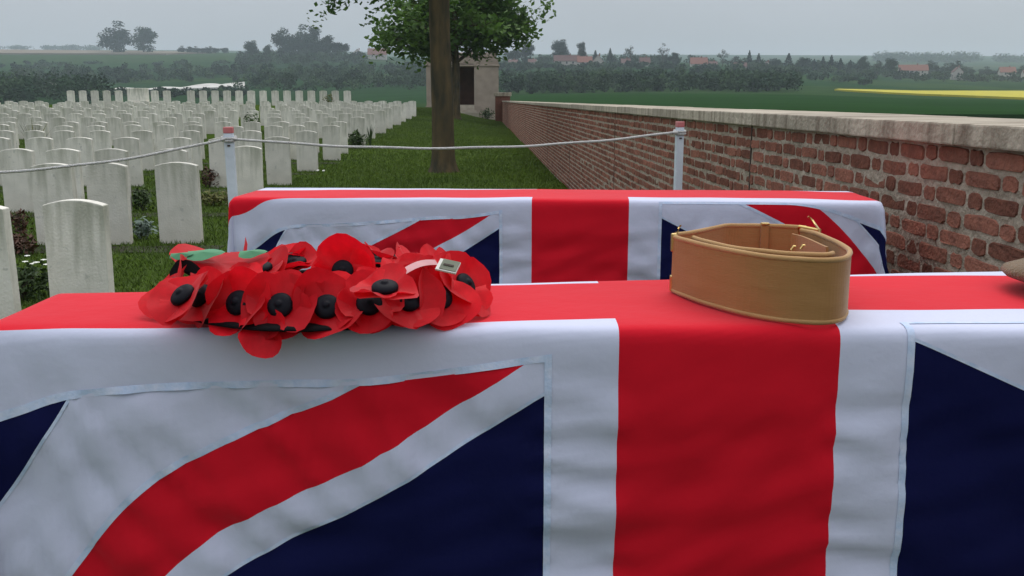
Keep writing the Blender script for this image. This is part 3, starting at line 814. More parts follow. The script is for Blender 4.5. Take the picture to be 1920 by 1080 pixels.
def make_flag(drape, label, loc):
    t = tag(empty('union_flag', (0,0,0)), label, 'flag', 'flags draped over the coffins')
    a, b, U, Vh = .15, .25, L_/2, H_/2
    clip_panel([rect(-U,U,-a,a), rect(-a,a,a,Vh), rect(-a,a,-Vh,-a)], drape, 'red_cross', 'red', t)
    pol = []
    for su in (-1, 1):
        for sv in (-1, 1):
            q = [rect(a,U,a,b), rect(a,b,b,Vh)]
            pol += [[(su*x, sv*y) for x, y in p] for p in q]
    clip_panel(pol, drape, 'white_cross_border', 'white', t)
    s5 = math.sqrt(5); hems = []
    hw_ = .009
    for su in (-1, 1):
        for sv in (-1, 1):
            red_to_vertical = su == sv
            dl = lambda p: (2*abs(p[1])-abs(p[0]))/s5
            Q = [(su*x, sv*y) for x, y in rect(b, U, b, Vh)]
            def band(lo, hi, P=Q):
                p = P
                if lo is not None: p = clip_half(p, lambda q: dl(q)-lo)
                if hi is not None: p = clip_half(p, lambda q: hi-dl(q))
                return p
            sg = 1 if red_to_vertical else -1
            lohi = lambda x, y: (min(sg*x, sg*y), max(sg*x, sg*y))
            clip_panel([band(*lohi(0, .1))], drape, 'red_saltire_strip', 'red', t)
            clip_panel([band(*lohi(.1, .15))], drape, 'narrow_white_strip', 'white', t)
            clip_panel([band(*lohi(-.15, 0))], drape, 'broad_white_strip', 'white', t)
            for lo, hi in ((.15, None), (None, -.15)):
                P = band(lo, hi)
                if len(P) > 2: clip_panel([P], drape, 'blue_panel', 'blue', t)
            hems += [band(.15-.0005, .15+hw_*.5), band(-.15-hw_*.5, -.15+.0005), band(*lohi(.0-.009, .0))]
            hems += [[(su*x, sv*y) for x, y in rect(b-hw_, b+.001, b-hw_, Vh)], [(su*x, sv*y) for x, y in rect(b+.001, U, b-hw_, b+.001)]]
    for h in hems:
        if len(h) > 2: clip_panel([h], drape, 'stitched_hem', 'hem', t, lift=.0009)
    return t
def make_coffin(drape, label, wl, seed):
    """oak coffin under the cloth on two trestles"""
    t = tag(empty('coffin', (0,0,0)), label, 'coffin', 'flag covered coffins')
    def pt(u, y, z): 
        p = drape.E0 + drape.ex*u + drape.ey*y; return (p.x, p.y, z)
    def prism(name, u0, u1, in_, z0, z1, m, par):
        a0, a1 = in_, drape.width(u0)-in_; b1 = drape.width(u1)-in_
        V = [pt(u0,a0,z0), pt(u1,a0,z0), pt(u1,b1,z0), pt(u0,a1,z0), pt(u0,a0,z1), pt(u1,a0,z1), pt(u1,b1,z1), pt(u0,a1,z1)]
        return mesh_obj(name, V, [(3,2,1,0), (4,5,6,7), (0,1,5,4), (1,2,6,5), (2,3,7,6), (3,0,4,7)], m, par)
    prism('body', drape.uL+.03, drape.uR-.03, .055, ZT-.36, ZT-.034, 'oak', t); prism('lid', drape.uL+.012, drape.uR-.012, .016, ZT-.033, ZT-.009, 'oak', t)
    for u in (-.5, .05, .55):
        for y, s in ((.052, -1), (drape.width(u)-.052, 1)):
            tube('handle', [pt(u-.06, y, ZT-.17), pt(u-.05, y+s*.012, ZT-.185), pt(u+.05, y+s*.012, ZT-.185), pt(u+.06, y, ZT-.17)], .006, 'brass', t, 6)
    for k, u in enumerate((drape.uL+.4, drape.uR-.4)):
        tr = tag(empty('trestle', (0,0,0)), f'wooden trestle under the {"left" if k == 0 else "right"} end of the {wl} coffin', 'trestle', 'trestles under the coffins')
        w = drape.width(u); V = []
        tube('beam', [pt(u, .0, ZT-.395), pt(u, w, ZT-.395)], .033, 'oak', tr, 6)
        for y in (.04, w-.04):
            for s in (-1, 1): tube('leg', [pt(u, y, ZT-.40), pt(u+s*.16, y, 0)], .018, 'oak', tr, 6)
    return t
# near coffin: its long edge lies square to the view, the far side opens to the right
pn = at_z(1370, 616, ZT); exn = RT.copy()
fl = at_z(85, 548, ZT); fr = at_z(1900, 505, ZT)
eyn = Vector((-exn.y, exn.x, 0))
ul_, yl_ = (fl-pn).dot(exn), (fl-pn).dot(eyn); ur_, yr_ = (fr-pn).dot(exn), (fr-pn).dot(eyn)
wN = lambda u: yl_ + (yr_-yl_)*(min(u, .8)-ul_)/(ur_-ul_)
dN = Drape(pn, exn, wN, ul_+.03, .98, -.213, [(-1.05,.058), (-.8,.052), (-.55,.043), (-.13,.0), (.16,-.066), (.5,-.077), (1,-.077)], 3.3, .88)
make_coffin(dN, 'nearest coffin hidden under its flag, carrying wreath and belt', 'near', 1)
make_flag(dN, 'large red white and blue flag draped over the nearest coffin', pn)
# second coffin
pa = at_z(432, 370, ZT); pb_ = at_z(1657, 379, ZT); exf = (pb_-pa).normalized(); pc_ = at_z(1088, 374.8, ZT)
uc_ = (pc_-pa).dot(exf); E0 = pa + exf*uc_
q1 = at_z(475, 350, ZT); q2 = at_z(1600, 357, ZT); eyf = Vector((-exf.y, exf.x, 0))
yf1, yf2 = (q1-pa).dot(eyf), (q2-pa).dot(eyf); u1_, u2_ = (q1-E0).dot(exf), (q2-E0).dot(exf)
wF = lambda u: yf1 + (yf2-yf1)*(u-u1_)/(u2_-u1_)
dF = Drape(E0, exf, wF, -uc_+.005, (pb_-E0).dot(exf)-.005, -.243, [(-1.1,.135), (-.78,.085), (-.4,.055), (-.16,.028), (.2,.0), (.62,.0), (.95,.055)], 11.7, .92)
make_coffin(dF, 'second coffin hidden under its flag in front of the rope', 'far', 2)
make_flag(dF, 'red white and blue flag draped over the farther coffin', E0)

# ================================================================== WREATH
wc = at_z(588, 575, ZT+.02); wc = Vector((wc.x, wc.y, ZT+.006))
wd_ = wc.dot(FH); wc = wc + FH*(1.410-wd_)
wreath = tag(empty('poppy_wreath', wc, -YAW), 'wreath of red paper poppies with black buttons on the nearest coffin', 'wreath')
def wl(px, py, dz):
    p = at_z(px, py, ZT+dz) - wc; return Vector((p.dot(RT), p.dot(FH), dz-.006))
def petal_mesh(seed, R_):
    """one paper piece: two broad rounded lobes, cupped and waved"""
    rr = random.Random(seed); nr, na = 7, 28; V = [(0,0,0)]; Fc = []
    ph = rr.uniform(0, 6.28); cup = rr.uniform(.10, .30); wv = rr.uniform(.18, .34); e = rr.uniform(.02,.06)
    for i in range(1, nr+1):
        r = i/nr
        for k in range(na):
            a = 2*math.pi*k/na
            rad = R_*(.70+.34*abs(math.cos(a))**.7 + e*math.sin(3*a+ph) + .02*math.sin(7*a+ph*2))*r
            z = R_*(cup*r*r*(.25+.75*math.cos(a)**2) + wv*r*r*math.sin(2*a+ph)*.8 + .05*r*math.sin(5*a+ph))
            V.append((rad*math.cos(a)*(1-.12*r*r), rad*math.sin(a), z))
    for k in range(na): Fc.append((0, 1+k, 1+(k+1) % na))
    for i in range(nr-1):
        for k in range(na):
            k2 = (k+1) % na; Fc.append((1+i*na+k, 1+(i+1)*na+k, 1+(i+1)*na+k2, 1+i*na+k2))
    me = bpy.data.meshes.new('petal'); me.from_pydata(V, [], Fc); me.update(); me.materials.append(M['petal'])
    me.polygons.foreach_set('use_smooth', [True]*len(me.polygons)); return me
PM = [petal_mesh(k, 1) for k in range(7)]
def button_mesh():
    V = []; Fc = []; prof = [(1,-.15), (1,.08), (.93,.25), (.75,.4), (.45,.5), (.3,.5), (.26,.62), (.12,.7)]; n = 20
    for r, z in prof:
        for k in range(n): V.append((r*math.cos(2*math.pi*k/n), r*math.sin(2*math.pi*k/n), z))
    for i in range(len(prof)-1):
        for k in range(n): k2 = (k+1) % n; Fc.append((i*n+k, i*n+k2, (i+1)*n+k2, (i+1)*n+k))
    Fc.append(tuple((len(prof)-1)*n+k for k in range(n))); Fc.append(tuple(reversed(range(n))))
    me = bpy.data.meshes.new('button'); me.from_pydata(V, [], Fc); me.update(); me.materials.append(M['button'])
    me.polygons.foreach_set('use_smooth', [True]*len(me.polygons)); return me
BM_ = button_mesh()
rp_ = random.Random(21)
def poppy(loc, nrm, size, roll, btn=True, single=False):
    """petal sheet (visible part of the wreath) with a second sheet and a black button under it"""
    q = Vector(nrm).normalized().to_track_quat('Z', 'Y'); rot = (q.to_matrix() @ Matrix.Rotation(roll, 3, 'Z')).to_euler()
    p = bpy.data.objects.new('poppy', rp_.choice(PM)); COL.objects.link(p); p.parent = wreath
    p.location = loc; p.rotation_euler = rot; p.scale = (size,)*3
    if single: return p
    p2 = bpy.data.objects.new('petal', rp_.choice(PM)); COL.objects.link(p2); p2.parent = p
    p2.rotation_euler = (0, 0, math.pi/2 + rp_.uniform(-.3,.3)); p2.location = (0,0,-.05); p2.scale = (.9,.9,.9)
    if btn:
        b = bpy.data.objects.new('button', BM_); COL.objects.link(b); b.parent = p
        s = .0172/size; b.scale = (s, s, s*.8); b.location = (0, 0, .07)
    return p
# black ring
V = []; Fc = []; n, m_ = 64, 10
for i in range(n):
    a = 2*math.pi*i/n
    for k in range(m_):
        b = 2*math.pi*k/m_; r = .166 + .060*math.cos(b); V.append((r*math.cos(a), r*math.sin(a), .007+.007*math.sin(b)))
for i in range(n):
    for k in range(m_): Fc.append((i*m_+k, ((i+1) % n)*m_+k, ((i+1) % n)*m_+(k+1) % m_, i*m_+(k+1) % m_))
mesh_obj('ring', V, Fc, 'ringblack', wreath, True)
# the poppies that face the camera along the front rim (column of the button in the picture, row)
front = [(312,575,-150,.054), (366,580,-128,.052), (437,588,-112,.053), (517,588,-98,.056), (605,582,-86,.053), (686,578,-74,.050), (760,573,-60,.055), (822,562,-42,.054), (868,548,-24,.060)]
for px, py, azd, sz_ in front:
    a = R(azd); rr = .196
    # the button column fixes the bearing, the rim fixes the distance
    lx, ly = rr*math.cos(a), rr*math.sin(a)*.98
    dpt = wc.dot(FH)+ly; lx = (px-960)/F*dpt - wc.dot(RT)
    el_ = rp_.uniform(.5,.85)
    poppy((lx, ly, .034+rp_.uniform(-.004,.004)), (math.cos(a)*.85, math.sin(a), el_), sz_, rp_.uniform(0, 6.28))
for k in range(11):   # outer rim round the back
    a = R(0 + 17*k); poppy((.193*math.cos(a), .185*math.sin(a), .030+rp_.uniform(-.004,.004)), (math.cos(a)*.8, math.sin(a)*.35-.15, 1), rp_.uniform(.052,.060), rp_.uniform(0,6.28))
for k in range(13):   # upper ring
    a = 2*math.pi*k/13 + .2; rr = .135
    poppy((rr*math.cos(a), rr*math.sin(a), .034+rp_.uniform(-.003,.005)), (.25*math.cos(a)+rp_.uniform(-.25,.25), -.30+rp_.uniform(-.2,.15), 1), rp_.uniform(.042,.050), rp_.uniform(0,6.28), True)
# two prominent blooms at the back whose buttons look at the camera
poppy(wl(643, 508, .036), (.05, -1, .40), .060, 1.2); poppy(wl(345, 556, .05), (-.5, -.6, .9), .050, .4); poppy(wl(722, 543, .066), (0,-.28,1), .048, 2.2); poppy(wl(545, 489, .045), (0,-.3,1), .048, .7); poppy(wl(688, 487, .045), (.1,-.25,1), .050, 2.9)
# drooping petal over the edge of the coffin
poppy((-.046, -.205, .000), (-.1, -1, .45), .036, 1.5, False, True)
# pale leaf printed on a standing petal at the left
lf = petal_mesh(3, 1); o = bpy.data.objects.new('upright_petal', lf); COL.objects.link(o); o.parent = wreath
o.location = wl(410, 492, .066); o.rotation_euler = (R(20), R(6), .1); o.scale = (.078,.05,.04); o['label'] = 'pale red petal with green leaf shapes'
for dx, dy, s in ((-.02,-.008,.026), (.048,.0,.02), (-.05,-.02,.016)):
    pts = [(s*math.cos(a)*(1+.25*math.cos(3*a)), .6*s*math.sin(a)*(1+.2*math.sin(2*a)), .002*math.cos(2*a)) for a in [k*math.pi/8 for k in range(16)]]
    g = mesh_obj('green_leaf', pts+[(0,0,.004)], [(k, (k+1) % 16, 16) for k in range(16)], 'leafgreen', wreath)
    g.location = wl(410, 492, .066) + Vector((dx, dy, .014)); g.rotation_euler = (R(22), 0, .2)
# black bow at the left
for k, (a, l) in enumerate(((.1,.045), (.45,.030))):
    pts = []
    for i in range(7):
        t = i/6; pts.append(Vector((math.cos(a)*l*t, math.sin(a)*l*t*.5, .012*math.sin(t*math.pi))))
    V = [];
    for i, p in enumerate(pts): w = .003+.005*math.sin(i/6*math.pi*.9); V += [p+Vector((0,-.3*w,-w)), p+Vector((0,.3*w,w))]
    g = mesh_obj('bow_loop', V, [(2*i, 2*i+2, 2*i+3, 2*i+1) for i in range(6)], 'ringblack', wreath, True); g.location = wl(318, 514, .064)
# ribbon and small square badge at the right
rb0, rb1 = wl(752, 520, .078), wl(822, 498, .080)
V = []
for i in range(9):
    t = i/8; V += [rb0.lerp(rb1, t)+Vector((0,0,.006*math.sin(t*3))), rb0.lerp(rb1, t)+Vector((-.006,.020,.004+.006*math.sin(t*3)))]
mesh_obj('ribbon', V, [(2*i, 2*i+2, 2*i+3, 2*i+1) for i in range(8)], 'ribbon', wreath, True)
bd = empty('badge', wl(840, 499, .084)); bd.parent = wreath; bd.rotation_euler = (R(30), R(10), R(-12))
box('badge_frame', (-.0145,.0145,-.0115,.0115,-.002,.001), 'card', bd, bev=.0008); box('badge_face', (-.0095,.0137,-.0095,.0108,.0012,.002), 'badge', bd)
box('badge_mark', (-.006,.008,-.002,.0012,.0022,.003), 'dark', bd)

# ================================================================== BELT
BHt = .090
zb = ZT+.004
def top_pts(L): return [Vector((*at_z(x, y, zb+BHt).xy, 0)) for x, y in L]
def strap(name, path, h, th, m, parent, z0, closed=False, edge=True, z1k=None):
    """webbing strip standing on edge, with a rolled binding top and bottom"""
    n = len(path); V = []; Fc = []
    prof = [(-.5,0), (-.5,.25), (-.5,.5), (-.5,.75), (-.5,1), (.5,1), (.5,.75), (.5,.5), (.5,.25), (.5,0)]; k_ = len(prof)
    for i, p in enumerate(path):
        t = (path[(i+1) % n if closed else min(i+1, n-1)] - path[i-1 if closed else max(i-1, 0)]).normalized(); nn = Vector((t.y, -t.x, 0))
        for a, b in prof:
            q = p + nn*(a*th + .0012*noise.noise((i*.22, b*2.2, 3))*(1 if abs(a) > 0 else 0)); V.append((q.x, q.y, z0+b*h+.0012*noise.noise((i*.15, 0, 7))))
    seg = n if closed else n-1
    for i in range(seg):
        i2 = (i+1) % n
        for k in range(k_): k2 = (k+1) % k_; Fc.append((i*k_+k, i2*k_+k, i2*k_+k2, i*k_+k2))
    if not closed: Fc += [tuple(range(k_)), tuple(reversed(range((n-1)*k_, n*k_)))]
    o = mesh_obj(name, V, Fc, m, parent, False)
    if edge:
        for b in (0.03, .975):
            pts = [Vector((p.x, p.y, z0+b*h+.0012*noise.noise((i*.15,0,7)))) for i, p in enumerate(path)]
            if closed: pts.append(pts[0])
            tube('rolled_edge', pts, th*.5+.0017, 'piping', parent, 8)
    return o
belt = tag(empty('webbing_belt', (0,0,0)), 'khaki webbing belt standing coiled on edge on the nearest coffin', 'belt')
outer = top_pts([(1264,441), (1290,449), (1330,459), (1400,473), (1480,482), (1545,485), (1580,482), (1593,474), (1590,464), (1570,452), (1545,441), (1520,433), (1502,429)])
strap('strap', catmull(outer, 6), BHt, .0045, 'webbing', belt, zb)
back = top_pts([(1266,437), (1300,433), (1335,426), (1365,421), (1400,420.5), (1440,421), (1480,422.5), (1512,425)])
strap('back_strap', catmull(back, 6), BHt, .0045, 'webbing', belt, zb)
inner = top_pts([(1300,441), (1330,450), (1380,461), (1440,468), (1500,472), (1548,473), (1562,470)])
strap('inner_strap', catmull(inner, 6), BHt*.985, .0042, 'webbing', belt, zb)
tongue = top_pts([(1486,431), (1500,434), (1530,446), (1552,456)])
strap('tongue', catmull(tongue, 5), BHt*.9, .004, 'webbing', belt, zb+.003, edge=False)
# brass loop on the back strap
kp = top_pts([(1427,421.3), (1434,421.4), (1442,421.6)]); strap('brass_keeper', catmull(kp, 2), BHt+.001, .0075, 'webbing', belt, zb-.001, edge=False)
kc = (kp[0]+kp[-1])/2; bm = bmesh.new(); box_bm(bm, kc.x-.0065, kc.x+.0065, kc.y-.006, kc.y+.006, zb+BHt+.0002, zb+BHt+.0036, .001); bm_obj('keeper_top', bm, 'brass', belt)
# brass end fittings at the left fold
lp = outer[0]
for z0, z1 in ((.0,.026), (.064,.093)):
    bm = bmesh.new(); box_bm(bm, lp.x-.0045, lp.x+.005, lp.y-.004, lp.y+.005, zb+z0, zb+z1, .002); bm_obj('end_clip', bm, 'brass', belt)
tube('end_hook', [(lp.x+.004, lp.y, zb+.092), (lp.x+.010, lp.y, zb+.106), (lp.x+.006, lp.y, zb+.100)], .0016, 'brass', belt, 6)
# buckle at the back right
bp_ = Vector((*at_z(1512, 428, zb+BHt).xy, 0)); bq = Vector((*at_z(1540, 437, zb+BHt).xy, 0))
tube('buckle', [(bp_.x-.01, bp_.y+.006, zb+.092), (bq.x, bq.y+.008, zb+.094), (bq.x+.003, bq.y+.008, zb+.03), (bp_.x, bp_.y+.01, zb+.03), (bp_.x-.01, bp_.y+.006, zb+.092)], .0028, 'brass', belt, 8)
tube('buckle_prong', [(bq.x-.002, bq.y+.004, zb+.094), (bp_.x+.012, bp_.y+.006, zb+.102), (bp_.x+.004, bp_.y+.006, zb+.109)], .0018, 'brass', belt, 6)
for x, y in ((1497, 470), (1515, 468)):
    c = Vector((*at_z(x, y, zb+.078).xy, zb+.078)); c = c + FH*.035
    tube('hook', [c+Vector((0,0,-.004)), c+Vector((.002,-.003,.002)), c+Vector((.005,0,.001))], .0020, 'brass', belt, 6)

# ================================================================== CAP at the right edge
le_ = at_z(1906, 537, ZT+.018); cr = .135
cap = tag(empty('service_cap', (le_.x+cr, le_.y+.01, ZT+.005)), 'brown khaki cap lying at the right picture edge on the nearest coffin', 'cap')
prof = [(.098,.0), (.100,.012), (.112,.016), (.130,.022), (.1365,.028), (.132,.036), (.112,.044), (.07,.050), (.03,.052), (0,.0525)]
V = []; Fc = []; n = 40
for r, z in prof:
    for k in range(n):
        a = 2*math.pi*k/n; w = 1+.018*math.sin(3*a+1)+.008*math.sin(11*a); V.append((r*w*math.cos(a), r*w*math.sin(a), z+.003*math.sin(2*a)*(z > .01)))
for i in range(len(prof)-1):
    for k in range(n): k2 = (k+1) % n; Fc.append((i*n+k, i*n+k2, (i+1)*n+k2, (i+1)*n+k))
mesh_obj('crown', V, Fc, 'khaki', cap, True)
V = []; Fc = []
for i in range(4):
    for k in range(13):
        a = R(-60+120*k/12); r = .098+.022*i*math.cos(R(-60+120*k/12)*.9)+.004; V.append((r*math.cos(a), r*math.sin(a), .012-.0035*i))
for i in range(3):
    for k in range(12): Fc.append((i*13+k, i*13+k+1, (i+1)*13+k+1, (i+1)*13+k))
pk = mesh_obj('peak', V, Fc, 'khaki', cap, True); md = pk.modifiers.new('thick', 'SOLIDIFY'); md.thickness = .003

# ================================================================== TREES IN THE CEMETERY
def limb_path(rr, a, d, L, n=6, droop=0, wob=.12):
    pts = [Vector(a)]; d = Vector(d).normalized()
    for i in range(n):
        d = (d + Vector((rr.uniform(-wob,wob), rr.uniform(-wob,wob), rr.uniform(-wob,wob)-droop*i/n))).normalized(); pts.append(pts[-1]+d*(L/n))
    return pts
def cem_tree(name, loc, label, trunk_r, fork, top, limbs, seed, nleaf, leaf, leafm, taper=.82, crown_c=None, crown_r=None, lean=(0,0)):
    rr = random.Random(seed); rs = np.random.RandomState(seed); t = tag(empty(name, loc), label, 'tree', 'trees on the lawn strip')
    # trunk with root flare and a wavy bark
    n = 40; seg = 22; V = []; Fc = []
    for i in range(n+1):
        q = i/n; z = -.1 + (fork+.1)*q
        r = trunk_r*(1-(1-taper)*q) + trunk_r*.55*math.exp(-(z+.05)/.16)*(z < 1.2)
        cx, cy = lean[0]*z + .02*math.sin(z*1.3+seed), lean[1]*z
        for k in range(seg):
            a = 2*math.pi*k/seg; b = 1+.05*noise.noise((math.cos(a)*2.2, math.sin(a)*2.2, z*.8+seed))+.025*noise.noise((math.cos(a)*7, math.sin(a)*7, z*3))
            if z < .3: b += .12*math.sin(5*a+seed)*max(0, (.3-z)/.4)
            V.append((cx+r*b*math.cos(a), cy+r*b*math.sin(a), z))
    for i in range(n):
        for k in range(seg): k2 = (k+1) % seg; Fc.append((i*seg+k, i*seg+k2, (i+1)*seg+k2, (i+1)*seg+k))
    mesh_obj('trunk', V, Fc, 'bark', t, True)
    top_c = Vector((lean[0]*fork, lean[1]*fork, fork))
    tips = []; geos = []
    lead = limb_path(rr, top_c-Vector((0,0,.05)), (0,0,1), top-fork, 7, wob=.08); geos.append(tube_geo(lead, [trunk_r*taper*(1-.13*i) for i in range(8)], 10))
    for (h, az, elv, L) in limbs:
        st = lead[0].lerp(lead[-1], max(0, (h-fork)/(top-fork))) if h > fork else Vector((lean[0]*h, lean[1]*h, h))
        d = (math.cos(az)*math.cos(elv), math.sin(az)*math.cos(elv), math.sin(elv))
        p = limb_path(rr, st, d, L, 7, droop=.10); r0 = trunk_r*.34*(L/4)**.5
        geos.append(tube_geo(p, [r0*(1-.12*i) for i in range(8)], 7))
        for i in range(2, 8):
            tips.append((p[i], .35*L/4+.15))
            for s in range(2):
                d2 = (p[i]-p[i-1]).normalized() + Vector((rr.uniform(-1,1), rr.uniform(-1,1), rr.uniform(-.4,.7)))
                q = limb_path(rr, p[i], d2, L*rr.uniform(.2,.4), 4, droop=.15); geos.append(tube_geo(q, [r0*.3*(1-.2*j) for j in range(5)], 5, False))
                tips += [(q[3], .35*L/4), (q[4], .35*L/4)]
    v, f = merge(geos); mesh_obj('limbs', v, f, 'bark', t, True)
    T = np.array([list(p) for p, s in tips]); sp_ = np.array([s for p, s in tips])
    # twig clusters: a second scatter makes clumps and gaps
    ncl = nleaf//16; idx = rs.randint(0, len(T), ncl); cl = T[idx] + rs.normal(0, 1, (ncl, 3))*(sp_[idx]*.75)[:,None]
    c = np.repeat(cl, 16, 0) + rs.normal(0, 1, (ncl*16, 3))*leaf*1.7
    np_mesh('crown', leaf_quads(rs, c, leaf, 1.5, .6), 4, leafm, t)
    return t
b1 = at_z(830, 323, 0)
rr = random.Random(5)
L1 = [(rr.uniform(3.9,6.5), rr.uniform(0,6.28), rr.uniform(.1,.7), rr.uniform(1.6,2.4)) for _ in range(13)]
L1 += [(3.75, math.pi*1.02, .08, 2.1), (4.3, math.pi*.9, .2, 2.2), (4.4, -.2, .35, 2.0)]
cem_tree('lawn_tree', b1, 'tree with a thick straight brown trunk in the middle of the lawn strip', .222, 3.6, 8, L1, 7, 14000, .055, 'leaf2', taper=.86)
b2 = on_ground(857, 53)
rr = random.Random(9); L2 = []
for k in range(34):
    h = rr.uniform(2.9, 8.2); az = rr.uniform(0, 6.28); L2.append((h, az, rr.uniform(.35,1.0) if h < 4 else rr.uniform(.05,.6), rr.uniform(2.8,4.0)*(1-.05*(h-2.7))))
for az in (math.pi*1.0, math.pi*.93, math.pi*1.08, math.pi*.86, 0.05, .3): L2.append((3.6 if abs(az) > 1 else 4.3, az, .28, rr.uniform(3.2,4.1)))
cem_tree('lawn_tree', b2, 'dark leafy tree with low spreading crown in front of the stone shelter', .25, 3.0, 9.5, L2, 17, 17500, .16, 'leaf1', taper=.8)

# ================================================================== VALLEY AND VILLAGE
def crown_unit(seed, shape):
    """unit-height tree: trunk and a crown of leaf-sized faces in clumps"""
    rs = np.random.RandomState(seed)
    if shape == 'conifer':
        n = 700; z = rs.rand(n)**.8*.9+.08; a = rs.rand(n)*6.28; r = (1-z)*.30*(.55+.45*rs.rand(n))*(1+.2*np.sin(z*40)); c = np.stack([r*np.cos(a), r*np.sin(a), z], 1); s = .035
    else:
        k = 28 if shape != 'sparse' else 13
        cc = rs.normal(0, 1, (k, 3)); cc /= np.linalg.norm(cc, axis=1)[:,None]; cc *= rs.rand(k, 1)**.5
        cc = np.stack([cc[:,0]*.27, cc[:,1]*.27, .50+cc[:,2]*.42], 1); m = 120 if shape != 'sparse' else 34
        sp = .095 if shape != 'sparse' else .075
        u = rs.normal(0, 1, (k*m, 3)); u /= np.linalg.norm(u, axis=1)[:,None]; c = np.repeat(cc, m, 0) + u*(rs.rand(k*m, 1)**.4)*sp*1.35; s = .026; c[:,2] = np.maximum(c[:,2], .06)
        c[:,2] = np.minimum(c[:,2], 1)
    return leaf_quads(rs, c, s, 1.4, .3)
def unit_mesh(arr, m):
    o = np_mesh('crown', arr, 4, m); me = o.data; bpy.data.objects.remove(o); return me
CM = {'round': [unit_mesh(crown_unit(k, 'round'), 'far_leaf') for k in range(5)], 'sparse': [unit_mesh(crown_unit(20+k, 'sparse'), 'far_olive') for k in range(4)], 'conifer': [unit_mesh(crown_unit(40+k, 'conifer'), 'far_dark') for k in range(3)]}
def trunk_unit():
    g = [tube_geo([(0,0,-.05), (.004,0,.2), (0,.004,.5), (0,0,.75)], [.03,.024,.017,.006], 6)]
    for a in range(5):
        x, y = math.cos(a*1.3), math.sin(a*1.3); g.append(tube_geo([(0,0,.26+.05*a), (x*.1,y*.1,.42+.05*a), (x*.19,y*.19,.55+.05*a)], [.013,.009,.004], 5))
    v, f = merge(g); o = mesh_obj('trunk', v, f, 'fartrunk'); me = o.data; bpy.data.objects.remove(o); return me
TM = trunk_unit(); rt_ = random.Random(31)
def far_tree(px, d, top, wpx, shape, label, group):
    """top: picture row of the tree's top; wpx: half width of its crown in picture columns"""
    p = on_ground(px, d); h = EYE + (187-top)*d/F - p.z
    t = tag(empty('far_tree', p, rt_.uniform(0, 6.28)), label, 'tree', group)
    wr = wpx*d/F/(.36 if shape != 'conifer' else .28)
    for nm, me in (('crown', rt_.choice(CM[shape])), ('trunk', TM)):
        o = bpy.data.objects.new(nm, me); COL.objects.link(o); o.parent = t; o.scale = (wr, wr, h*1.02) if nm == 'crown' else (min(wr, h), min(wr, h), h)
    return t
GL = 'trees on the left ridge'; GR = 'trees along the village ridge'
far_tree(238, 1050, 48, 33, 'round', 'larger left one of the two round trees alone on the left ridge', GL)
far_tree(289, 1060, 54, 28, 'round', 'smaller right one of the two round trees alone on the left ridge', GL)
for k, px in enumerate((358, 372, 384, 396, 408, 420, 436)):
    far_tree(px, 1080, 92-rt_.uniform(0,2), 9, 'round', f'low dark bush, {ORD[k]} from the left in the skyline hedge', 'hedge bushes on the left skyline')
for px, d, top, w, lab in ((486, 820, 79, 16, 'dark round tree at the left end of the skyline grove'), (517, 830, 87, 12, 'small round tree beside the skyline grove'),
    (545, 880, 57, 24, 'tall pale tree at the left of the skyline grove'), (576, 890, 54, 24, 'tallest tree of the skyline grove'), (600, 880, 55, 22, 'tree right of the tallest in the skyline grove'), (628, 860, 70, 24, 'lower rounded tree at the right of the skyline grove'), (648, 850, 76, 18, 'rightmost low tree of the skyline grove'), (566, 860, 75, 22, 'lower tree before the tall ones of the skyline grove'), (606, 855, 78, 24, 'lower tree before the right half of the skyline grove')):
    far_tree(px, d, top, w, 'round', lab, 'trees of the skyline grove')
for px, top, w, sh_, lab in ((962, 90, 16, 'round', 'bluish tree just right of the shelter'), (986, 79, 17, 'round', 'rounded bluish tree right of the cemetery trees'), (1048, 77, 19, 'round', 'broad tree left of the orange roofed houses'),
    (1086, 83, 12, 'round', 'narrow tree directly above the orange roofed houses'), (1112, 99, 10, 'conifer', 'small pointed tree behind the orange roofs'), (1139, 95, 9, 'conifer', 'pointed conifer right of the orange roofs'), (1176, 84, 15, 'sparse', 'sparse tree standing high right of the conifer'),
    (1235, 84, 14, 'sparse', 'sparse forked tree standing high in mid village'), (1257, 102, 14, 'round', 'dark round tree below the sparse forked tree'), (1205, 106, 20, 'sparse', 'low bare tree between the two high sparse trees'), (1345, 97, 16, 'sparse', 'bare spreading tree left of the dark conifer'), (1366, 103, 14, 'sparse', 'bare tree next to the dark conifer'), (1393, 99, 9, 'conifer', 'dark pointed conifer left of the white gable'), (1410, 104, 9, 'conifer', 'short conifer by the white gable'),
    (1465, 104, 13, 'conifer', 'dark pointed tree right of the white gable'), (1493, 110, 16, 'round', 'round dark tree in the right tree row'), (1512, 114, 9, 'conifer', 'first slim conifer of the right tree row'), (1528, 110, 10, 'conifer', 'second slim conifer of the right tree row'), (1543, 107, 10, 'conifer', 'tallest slim conifer of the right tree row'), (1560, 113, 11, 'conifer', 'broad dark conifer of the right tree row'), (1578, 116, 9, 'conifer', 'last slim conifer of the right tree row'), (1603, 107, 13, 'round', 'dark round topped tree right of the conifers'), (1628, 116, 20, 'sparse', 'pale bushy tree left of the long pink roof'), (1650, 110, 16, 'round', 'tall bushy tree touching the long pink roof'), (1300, 109, 10, 'round', 'small tree by the reddish roofed house'), (1325, 112, 14, 'sparse', 'low bare tree right of the reddish roofed house'), (1440, 112, 12, 'round', 'round tree immediately right of the white gable')):
    far_tree(px, 700 if px < 1420 else 660, top, w, sh_, lab, GR)
